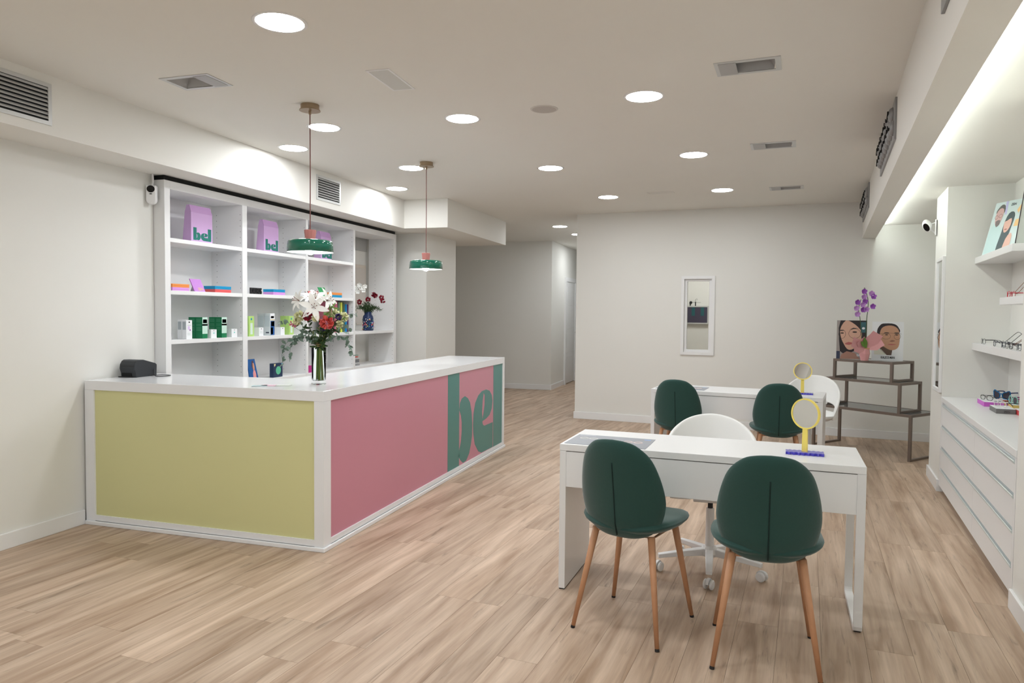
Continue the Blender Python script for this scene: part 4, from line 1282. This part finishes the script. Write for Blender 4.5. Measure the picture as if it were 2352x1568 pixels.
# low display boxes with frames on them
def dbox(label, a0, b0, a1, b1, m, txt=None):
    t = thing('display_box', label, 'display box', rw(a0, b0, 0.7723), RZ, 'display boxes on the drawer cabinet')
    w_, l_ = a1 - a0, b1 - b0
    MB().box(0, 0, 0, w_, l_, 0.032).build('block', m, t, bevel=0.001)
    MB().box(0.001, 0.001, 0.032, w_ - 0.001, l_ - 0.001, 0.0335).build('top_sheet', CW, t)
    if txt:
        up_text(txt, 0.015, BLACK, t, (w_ * 0.55, -0.0004, 0.009), sx=1.2)
dbox('magenta-sided display box with black glasses on it', 0.19, -0.596, 0.33, -0.341, mat('side_magenta', (196, 92, 196), 0.5), 'ZEN')
dbox('grey-sided display box nearest the cabinet edge', 0.19, -1.0, 0.30, -0.785, mat('side_grey', (112, 112, 112), 0.5), 'ZEN')
dbox('orange-sided display box against the alcove wall', 0.335, -0.40, 0.43, -0.20, mat('side_orange', (198, 88, 46), 0.5))
dbox('yellow-sided display box beside the grey one', 0.335, -0.72, 0.44, -0.52, mat('side_yellow', (222, 196, 112), 0.5), 'ZEN')
dbox('red-sided display box half out of the picture', 0.304, -1.165, 0.42, -0.92, mat('side_red', (204, 70, 74), 0.5))
DB = 0.7723 + 0.0338
glasses('black rectangular glasses on the magenta-sided box', rw(0.225, -0.45, DB), T90 + 0.45, GB, 0.027, 0.017, r=0.002)
glasses('blue cat-eye sunglasses on the orange-sided box', rw(0.345, -0.31, DB), T90 + 0.65, GBL, 0.029, 0.025, cat_eye=0.016, r=0.0038, lens_m=DKL, temples=mat('acetate_dark_blue', (24, 40, 100), 0.2))
glasses('crystal clear glasses on the grey-sided box', rw(0.228, -0.88, DB), T90 + 0.4, GWH, 0.026, 0.02, r=0.002, temples=GB)
glasses('mint and magenta sunglasses on the yellow-sided box', rw(0.352, -0.63, DB), T90 + 0.2, GMI, 0.027, 0.026, r=0.0036, lens_m=DKL, temples=GPU)

# ------------------------------------------------------------------ posters
SK1, SK2 = mat('ink_skin_light', (214, 172, 150), 0.45), mat('ink_skin_tan', (186, 142, 114), 0.45)
HR, LP, GR_ = mat('ink_hair_dark', (44, 38, 42), 0.45), mat('ink_lip', (176, 98, 96), 0.45), mat('ink_frame', (92, 74, 62), 0.4)
EY = mat('ink_eye', (52, 40, 38), 0.45)
def rim_print(t, W, H, ovals, r, m, nm='printed_glasses', bars=()):
    g = MB()
    for cx, cz, rx, rz_ in ovals:
        g.tube([(W * (cx + rx * cos(a)), -0.0016, H * (cz + rz_ * sin(a))) for a in [2 * pi * i / 18 for i in range(18)]], r, 4, closed=True)
    for b_ in bars:
        g.tube([(W * u, -0.0016, H * v) for u, v in b_], r, 4)
    g.v = [(x, -0.0014 + (y + 0.0016) * 0.2, z) for x, y, z in g.v]
    g.build(nm, m, t)
def pf(t, W, H, pts, m, nm, lay=1, sp=2):
    p = [(v.x, v.y) for v in spline([(a, b, 0) for a, b in pts], sp, closed=True)] if sp else pts
    flat([(a * W, b * H) for a, b in p], m, t, nm, y=-0.0003 * lay, th=0.0003)
# man poster
W2, H2 = 0.287, 0.396
t = thing('poster', 'white poster of a man in wire glasses, lettered KALEOS MAN', 'poster', (1.396, 8.115, 0.961), -0.10, 'posters on the riser table')
MB().box(0, 0, 0, W2, 0.006, H2).build('board', mat('poster_white', (232, 234, 236), 0.35), t)
pf(t, W2, H2, [(0.07, 0.37), (0.2, 0.37), (0.48, 0.15), (0.08, 0.15)], mat('ink_jacket', (222, 222, 206), 0.5), 'printed_jacket', 1, 0)
pf(t, W2, H2, [(0.3, 0.25), (0.22, 0.36), (0.24, 0.45), (0.66, 0.30), (0.63, 0.14), (0.48, 0.14)], mat('ink_neck_shadow', (96, 76, 64), 0.5), 'printed_neck', 1, 0)
pf(t, W2, H2, oval(0.155, 0.61, 0.045, 0.075, 14), SK2, 'printed_ear', 1, 0)
pf(t, W2, H2, [(0.165, 0.66), (0.16, 0.78), (0.2, 0.86), (0.29, 0.94), (0.4, 0.957), (0.62, 0.957), (0.76, 0.92), (0.84, 0.845), (0.88, 0.73), (0.6, 0.7), (0.25, 0.62)], HR, 'printed_hair', 2)
pf(t, W2, H2, [(0.24, 0.60), (0.25, 0.72), (0.30, 0.83), (0.42, 0.89), (0.6, 0.905), (0.74, 0.87), (0.83, 0.80), (0.868, 0.70), (0.88, 0.58), (0.865, 0.42), (0.82, 0.33), (0.72, 0.28), (0.58, 0.275), (0.42, 0.34), (0.27, 0.42)], SK2, 'printed_face', 3)
pf(t, W2, H2, [(0.50, 0.415), (0.62, 0.43), (0.78, 0.42), (0.62, 0.40)], LP, 'printed_mouth', 4)
pf(t, W2, H2, [(0.56, 0.50), (0.64, 0.53), (0.74, 0.51), (0.64, 0.485)], mat('ink_nose', (140, 98, 80), 0.5), 'printed_nose', 4)
for ex in (0.46, 0.78):
    pf(t, W2, H2, oval(ex, 0.665, 0.05, 0.014, 10), EY, 'printed_eye', 4, 0)
    pf(t, W2, H2, oval(ex, 0.715, 0.085, 0.012, 10), HR, 'printed_brow', 4, 0)
rim_print(t, W2, H2, [(0.45, 0.625, 0.14, 0.075), (0.80, 0.62, 0.10, 0.075)], 0.0014, GR_, bars=(((0.25, 0.69), (0.6, 0.71), (0.93, 0.69)),))
up_text('KALEOS MAN', 0.034, BLACK, t, (W2 * 0.52, -0.001, 0.02), sx=0.62, bold=0.0008)
MB().box(0.06, 0.006, 0, 0.10, 0.06, 0.01).build('prop', METAL, t)
# woman poster
W1, H1 = 0.285, 0.405
t = thing('poster', 'photo poster of a dark-haired woman in large glasses, behind the orchid', 'poster', (1.078, 8.235, 0.961), -0.10, 'posters on the riser table')
MB().box(0, 0, 0, W1, 0.006, H1).build('board', mat('poster_taupe', (160, 152, 148), 0.35), t)
pf(t, W1, H1, [(0.12, 0.999), (0.06, 0.8), (0.08, 0.5), (0.12, 0.2), (0.3, 0.1), (0.7, 0.25), (0.999, 0.5), (0.999, 0.999)], HR, 'printed_hair', 1, 0)
pf(t, W1, H1, [(0.3, 0.999), (0.15, 0.85), (0.11, 0.70), (0.16, 0.52), (0.25, 0.38), (0.36, 0.26), (0.5, 0.24), (0.7, 0.34), (0.82, 0.5), (0.84, 0.68), (0.72, 0.82), (0.5, 0.95)], SK1, 'printed_face', 2)
pf(t, W1, H1, [(0.12, 0.001), (0.18, 0.12), (0.35, 0.2), (0.62, 0.16), (0.8, 0.001)], mat('ink_sleeve', (168, 128, 112), 0.5), 'printed_sleeve', 3, 0)
pf(t, W1, H1, [(0.0, 0.001), (0.0, 0.2), (0.12, 0.2), (0.12, 0.001)], mat('ink_blue_strip', (52, 60, 84), 0.5), 'printed_strip', 3, 0)
pf(t, W1, H1, [(0.27, 0.39), (0.40, 0.44), (0.56, 0.41), (0.42, 0.365)], LP, 'printed_mouth', 3)
pf(t, W1, H1, oval(0.18, 0.67, 0.06, 0.018, 10), EY, 'printed_eye', 3, 0)
pf(t, W1, H1, oval(0.60, 0.70, 0.08, 0.02, 10), EY, 'printed_eye', 3, 0)
pf(t, W1, H1, oval(0.16, 0.735, 0.08, 0.012, 10), HR, 'printed_brow', 3, 0)
pf(t, W1, H1, [(0.42, 0.76), (0.55, 0.81), (0.74, 0.80), (0.6, 0.785)], HR, 'printed_brow', 3, 0)
pf(t, W1, H1, [(0.80, 0.69), (0.80, 0.96), (0.97, 0.96), (0.97, 0.69)], mat('ink_phone', (62, 104, 112), 0.4), 'printed_phone', 3, 0)
pf(t, W1, H1, oval(0.885, 0.80, 0.05, 0.03, 12), CW, 'printed_lens', 4, 0)
rim_print(t, W1, H1, [(0.18, 0.645, 0.115, 0.115), (0.60, 0.66, 0.20, 0.125)], 0.0016, mat('ink_frame_dark', (70, 56, 52), 0.4))
up_text('KALEOS', 0.036, CW, t, (W1 * 0.82, -0.001, 0.030), sx=0.6, bold=0.0008)
MB().box(0.1, 0.006, 0, 0.14, 0.06, 0.01).build('prop', METAL, t)
# couple poster on the top alcove shelf, leaning back
W3, H3 = 0.30, 0.42
t = thing('poster', 'pale poster of a couple in glasses, leaning on the topmost alcove shelf', 'poster', rw(0.215, -0.15, 1.8805), RZ - 1.08, 'posters in the alcove')
t.rotation_euler = (-0.26, 0, RZ - 1.08)
MB().box(0, 0, 0, W3, 0.006, H3).build('board', mat('poster_mint', (206, 222, 222), 0.35), t)
pf(t, W3, H3, [(0.78, 0.80), (0.95, 0.999), (0.999, 0.999), (0.999, 0.90), (0.84, 0.74)], mat('ink_peach', (240, 200, 140), 0.5), 'printed_ray', 1, 0)
pf(t, W3, H3, [(0.80, 0.5), (0.999, 0.5), (0.999, 0.64), (0.82, 0.62)], mat('ink_peach'), 'printed_ray', 1, 0)
pf(t, W3, H3, [(0.34, 0.999), (0.42, 0.999), (0.46, 0.75), (0.40, 0.75)], mat('ink_lavender', (190, 190, 226), 0.5), 'printed_ray', 1, 0)
pf(t, W3, H3, [(0.03, 0.001), (0.02, 0.45), (0.15, 0.62), (0.4, 0.5), (0.48, 0.3), (0.5, 0.001)], mat('ink_shirt', (196, 222, 222), 0.5), 'printed_shirt', 1, 0)
pf(t, W3, H3, [(0.10, 0.80), (0.13, 0.88), (0.24, 0.95), (0.35, 0.92), (0.38, 0.80), (0.25, 0.74)], mat('ink_hair_grey', (96, 96, 92), 0.5), 'printed_hair', 2)
pf(t, W3, H3, [(0.11, 0.78), (0.20, 0.88), (0.33, 0.86), (0.36, 0.74), (0.31, 0.60), (0.22, 0.54), (0.14, 0.62)], mat('ink_skin_rose', (206, 170, 166), 0.5), 'printed_face', 3)
pf(t, W3, H3, [(0.16, 0.64), (0.3, 0.66), (0.31, 0.58), (0.22, 0.53)], mat('ink_beard', (120, 108, 108), 0.5), 'printed_beard', 4)
pf(t, W3, H3, [(0.42, 0.001), (0.46, 0.4), (0.48, 0.62), (0.55, 0.76), (0.68, 0.78), (0.76, 0.70), (0.74, 0.5), (0.70, 0.25), (0.62, 0.001)], mat('ink_hair_teal', (64, 80, 84), 0.5), 'printed_hair', 3)
pf(t, W3, H3, [(0.62, 0.05), (0.66, 0.28), (0.76, 0.38), (0.84, 0.33), (0.84, 0.08), (0.8, 0.001), (0.66, 0.001)], mat('ink_skin_peach', (224, 180, 164), 0.5), 'printed_arm', 4)
pf(t, W3, H3, [(0.48, 0.60), (0.55, 0.62), (0.68, 0.66), (0.71, 0.55), (0.66, 0.44), (0.56, 0.40), (0.50, 0.47)], mat('ink_skin_peach'), 'printed_face', 5)
pf(t, W3, H3, [(0.53, 0.46), (0.58, 0.475), (0.63, 0.465), (0.58, 0.45)], LP, 'printed_mouth', 6)
rim_print(t, W3, H3, [(0.53, 0.56, 0.045, 0.035), (0.64, 0.575, 0.045, 0.035), (0.15, 0.72, 0.05, 0.035), (0.28, 0.735, 0.05, 0.035)], 0.0012, GR_)
up_text('ZEN', 0.026, INK, t, (W3 * 0.62, -0.0012, H3 * 0.90), sx=1.0)
t = thing('framed_panel', 'dark-edged framed panel at the picture edge on the topmost alcove shelf', 'frame', rw(0.225, -1.19, 1.8805), RZ - 0.1)
t.rotation_euler = (-0.05, 0.12, RZ - 0.1)
MB().box(0, 0, 0, 0.21, 0.008, 0.5).build('panel', mat('panel_sage', (206, 212, 206), 0.4), t)
MB().box(-0.004, -0.002, 0, 0.0, 0.012, 0.5).build('edge', mat('edge_dark', (46, 36, 44), 0.4), t)
# ------------------------------------------------------------------ flowers
LW, LG, LD, EU = mat('lily_white', (246, 246, 242), 0.5), mat('leaf_green', (104, 142, 62), 0.55), mat('leaf_dark', (56, 80, 44), 0.6), mat('eucalyptus', (112, 134, 120), 0.65)
CR, CO, PKB, CM, VI = mat('petal_crimson', (142, 20, 44), 0.6), mat('petal_coral', (214, 92, 84), 0.55), mat('petal_bud', (214, 130, 150), 0.5), mat('petal_cream', (232, 232, 190), 0.6), mat('petal_violet', (70, 60, 110), 0.6)
STM = mat('stem_olive', (120, 128, 62), 0.5)
def rv():
    return Vector((random.uniform(-1, 1), random.uniform(-1, 1), random.uniform(-1, 1))).normalized()
def lily(t, c, d, L):
    c, d = Vector(c), Vector(d).normalized()
    e = d.orthogonal().normalized()
    m = MB()
    for k in range(6):
        q = Matrix.Rotation(k * pi / 3, 3, d) @ e
        m.leaf(c, d * 0.75 + q * 0.75, d - q, L, L * 0.36, curl=-1.1, seg=7, cup=0.12, wpos=0.45)
    m.build('lily', LW, t, smooth=True, recalc=False)
    s_ = MB()
    for k in range(5):
        q = Matrix.Rotation(k * 1.25, 3, d) @ e
        s_.tube([c, c + d * L * 0.5 + q * L * 0.15], 0.0008, 4)
        s_.ball(c + d * L * 0.5 + q * L * 0.15, 0.003, n=6, m=4)
    s_.build('stamens', mat('stamen_brown', (110, 60, 36), 0.6), t)
def pom(t, c, r, m, n, nm, tight=0.7):
    b = MB()
    for k in range(n):
        d = rv()
        d.y = -abs(d.y) * 0.8 + 0.2 * d.y
        b.leaf(Vector(c) + d * r * 0.35, d, rv(), r * tight, r * 0.6, curl=0.7, seg=3, tip=0.6, cup=0.3)
    b.build(nm, m, t, smooth=True, recalc=False)
def sprig(t, pts, m, L, W, n, nm='leafy_branch'):
    c = spline(pts, 6)
    b = MB().tube(c, 0.0012, 4)
    for k in range(n):
        i = int((k + 0.5) / n * (len(c) - 2)) + 1
        d = (rv() + Vector((0, -0.2, 0))).normalized()
        b.leaf(c[i], d, rv(), L * random.uniform(0.75, 1.1), W * random.uniform(0.8, 1.1), curl=0.3, seg=4, tip=0.5, cup=0.15)
    b.build(nm, m, t, smooth=True, recalc=False)
VC = (-2.505, 3.995, CT)
t = thing('glass_vase', 'tall clear glass vase standing on the counter corner', 'vase', VC)
MB().lathe([(0.0, 0.0), (0.043, 0.0), (0.046, 0.006), (0.043, 0.02), (0.046, 0.235), (0.0435, 0.235), (0.040, 0.026), (0.0, 0.022)], 32, cap=False).build('vase_wall', GLASS, t, smooth=True)
t = thing('flower_bouquet', 'large bouquet of white lilies, roses and eucalyptus in the glass vase', 'bouquet', VC, 0.558)
for k in range(16):
    a, r = random.uniform(0, 2 * pi), random.uniform(0.004, 0.03)
    MB().tube([(r * cos(a), r * sin(a), 0.024), (r * 0.6 * cos(a + 0.5), r * 0.6 * sin(a + 0.5), 0.23), (r * 2.2 * cos(a + 0.8), r * 2.2 * sin(a + 0.8), 0.34)], 0.0038, 6).build('stem', STM if k % 3 else LG, t, smooth=True)
MB().tube([(0.024 * cos(q), 0.024 * sin(q), 0.236 + 0.001 * i) for i, q in enumerate([i * 0.6 for i in range(30)])], 0.0022, 4).build('raffia_tie', mat('raffia', (206, 168, 124), 0.8), t)
for c, d, L in (((-0.03, -0.09, 0.49), (0.05, -1, 0.15), 0.105), ((-0.02, -0.03, 0.54), (0.1, -0.5, 0.9), 0.105), ((-0.115, -0.04, 0.53), (-0.9, -0.5, 0.3), 0.085), ((0.045, -0.04, 0.53), (0.8, -0.6, 0.35), 0.095), ((-0.06, 0.01, 0.55), (-0.4, -0.3, 0.9), 0.08)):
    lily(t, c, d, L)
pom(t, (-0.067, -0.10, 0.435), 0.032, CR, 60, 'carnation')
pom(t, (0.048, -0.11, 0.396), 0.042, CO, 46, 'rose', 0.8)
pom(t, (-0.155, -0.05, 0.385), 0.026, PKB, 26, 'bud')
for c, r in (((-0.117, -0.07, 0.435), 0.03), ((-0.02, -0.1, 0.425), 0.022), ((0.15, -0.04, 0.43), 0.03), ((0.127, -0.08, 0.385), 0.022), ((0.10, -0.03, 0.45), 0.026), ((-0.13, -0.06, 0.40), 0.022)):
    pom(t, c, r, CM, 60, 'chrysanthemum', 0.9)
pom(t, (0.12, -0.08, 0.43), 0.03, VI, 30, 'statice', 0.5)
pom(t, (0.02, -0.10, 0.36), 0.03, VI, 14, 'statice', 0.5)
sprig(t, [(0.02, 0, 0.3), (0.06, -0.05, 0.42), (0.08, -0.06, 0.50)], LG, 0.06, 0.012, 34, 'fern')
sprig(t, [(0.03, 0, 0.4), (0.066, 0.0, 0.52), (0.07, 0.0, 0.56)], LG, 0.07, 0.018, 6)
sprig(t, [(0, 0, 0.24), (0.1, -0.02, 0.38), (0.17, -0.02, 0.47)], LG, 0.06, 0.016, 18)
for k in range(9):
    a = random.uniform(-1.3, 1.3)
    sprig(t, [(0, 0, 0.23), (0.07 * sin(a), -0.03, 0.32), (0.15 * sin(a), -0.05 * cos(a), 0.42)], LD, 0.05, 0.018, 16)
for pts, n in (([(-0.02, -0.02, 0.27), (-0.09, -0.06, 0.30), (-0.15, -0.06, 0.27)], 18), ([(-0.05, -0.04, 0.28), (-0.1, -0.07, 0.33), (-0.02, -0.09, 0.31)], 16), ([(-0.1, -0.05, 0.31), (-0.19, -0.05, 0.27), (-0.22, -0.05, 0.20), (-0.215, -0.05, 0.13)], 20), ([(-0.1, -0.05, 0.3), (-0.165, -0.06, 0.26), (-0.175, -0.06, 0.15)], 14), ([(0.05, -0.04, 0.28), (0.13, -0.05, 0.31), (0.19, -0.05, 0.25), (0.215, -0.05, 0.18)], 26), ([(0.08, -0.03, 0.33), (0.17, -0.04, 0.36), (0.185, -0.04, 0.32)], 6), ([(-0.1, 0, 0.33), (-0.2, -0.02, 0.40), (-0.25, -0.02, 0.39)], 6), ([(0.1, 0, 0.4), (0.2, 0, 0.45), (0.24, 0, 0.43)], 6)):
    sprig(t, pts, EU, 0.034, 0.027, n, 'eucalyptus_branch')
# painted vase with red carnations in the open bay
V2 = (-4.09, 7.58, 1.1875)
t = thing('painted_vase', 'navy vase painted with colourful flowers in the open shelf bay', 'vase', V2, 0.5)
vb = MB().lathe([(0.058, 0.0), (0.064, 0.006), (0.064, 0.14), (0.058, 0.17), (0.042, 0.19), (0.042, 0.222), (0.037, 0.222), (0.037, 0.19), (0.05, 0.165), (0.056, 0.02)], 32).build('vase_wall', mat('vase_navy', (24, 44, 84), 0.3), t, smooth=True)
DOTS = [mat('dot_%d' % k, c, 0.4) for k, c in enumerate(((226, 226, 232), (214, 70, 80), (236, 160, 70), (60, 140, 110), (80, 120, 200)))]
for k in range(60):
    a, z = random.uniform(pi, 2 * pi), random.uniform(0.012, 0.14)
    MB().ball((0.0645 * cos(a), 0.0645 * sin(a), z), 0.006, 0.006, 0.006, 6, 4).build('painted_flower', DOTS[k % 5], vb)
t = thing('carnation_bunch', 'red carnations with ferny greenery in the navy vase', 'bouquet', V2, 0.5)
for k in range(26):
    a = random.uniform(-1, 1)
    sprig(t, [(0, 0, 0.19), (0.06 * a, random.uniform(-0.06, 0.03), 0.26), (0.17 * a, random.uniform(-0.08, 0.03), 0.34 - 0.10 * abs(a))], LD, 0.04, 0.007, 26)
for c in ((-0.10, -0.05, 0.335), (0.0, -0.06, 0.365), (0.065, -0.03, 0.425), (0.085, -0.02, 0.41), (0.155, -0.02, 0.39), (0.17, -0.03, 0.35)):
    pom(t, c, 0.032, CR, 40, 'carnation')
t = thing('white_orchid', 'white orchid behind the red carnations in the open bay', 'orchid', (-4.2, 7.42, 1.1875), 0.5)
MB().lathe([(0.03, 0.0), (0.04, 0.09), (0.037, 0.09), (0.028, 0.004)], 20).build('glass_pot', GLASS, t)
MB().tube(spline([(0, 0, 0.01), (0.0, 0, 0.36), (0.06, 0, 0.48), (0.15, 0, 0.46)], 6), 0.003, 6).build('stem', LD, t)
def orchid_flower(t, c, r, m, nm='blossom'):
    b = MB()
    for k in range(5):
        a = k * 2 * pi / 5 + 0.3
        b.leaf(c, (cos(a), -0.35, sin(a)), (0, -1, 0.1), r, r * 0.95, curl=0.4, seg=4, tip=0.5)
    b.build(nm, m, t, smooth=True, recalc=False)
for k in range(12):
    orchid_flower(t, (0.0 + 0.012 * k + random.uniform(-0.02, 0.02), -0.02, 0.50 + random.uniform(-0.05, 0.05) - 0.003 * k), 0.032, LW)
# purple orchid in pink paper on the riser table
t = thing('purple_orchid', 'purple orchid wrapped in pink paper between the two posters', 'orchid', (1.312, 8.0, 0.961), 0.16)
PP = mat('pink_wrap', (218, 160, 162), 0.6)
MB().lathe([(0.035, 0.0), (0.05, 0.07), (0.042, 0.13), (0.03, 0.135)], 14).build('wrapped_pot', PP, t)
wr = MB()
for a, L in ((2.7, 0.19), (2.2, 0.13), (1.1, 0.2), (0.6, 0.17), (3.0, 0.15)):
    wr.leaf((0, -0.03, 0.12), (cos(a), -0.25, sin(a) * 0.9), (0, -1, 0.3), L, 0.13, curl=0.3, seg=4, tip=0.8, wpos=0.6)
wr.build('paper_wrap', PP, t, smooth=True, recalc=False)
MB().tube([(0.035 * cos(q) + 0.012, 0.035 * sin(q) - 0.01, 0.125) for q in [i * 0.5 for i in range(13)]], 0.007, 6).build('ribbon', mat('raffia'), t)
MB().leaf((0, -0.05, 0.13), (-0.35, -0.2, 1), (0, -1, 0.2), 0.12, 0.045, curl=0.2).leaf((0, -0.05, 0.13), (-0.7, -0.2, 0.7), (0, -1, 0.2), 0.10, 0.04, curl=0.2).build('leaf', LG, t, smooth=True, recalc=False)
MB().tube(spline([(0, 0, 0.1), (0.01, 0, 0.4), (0.02, 0, 0.6), (-0.02, 0, 0.74)], 5), 0.0035, 6).build('stem', LD, t)
MB().tube(spline([(-0.02, 0, 0.1), (-0.05, 0, 0.4), (-0.07, 0, 0.52), (-0.05, 0, 0.62)], 5), 0.0032, 6).build('stem', LD, t)
for k, (x, z) in enumerate(((-0.03, 0.70), (0.04, 0.68), (0.06, 0.65), (-0.03, 0.645), (-0.02, 0.60), (-0.04, 0.565), (-0.09, 0.59), (-0.10, 0.53), (-0.035, 0.515), (-0.005, 0.52), (0.055, 0.55), (-0.09, 0.47))):
    orchid_flower(t, (x, -0.02, z), 0.034, (mat('orchid_violet', (150, 80, 180), 0.5), mat('orchid_lilac', (190, 140, 206), 0.5))[k % 2])
bpy.context.view_layer.update()
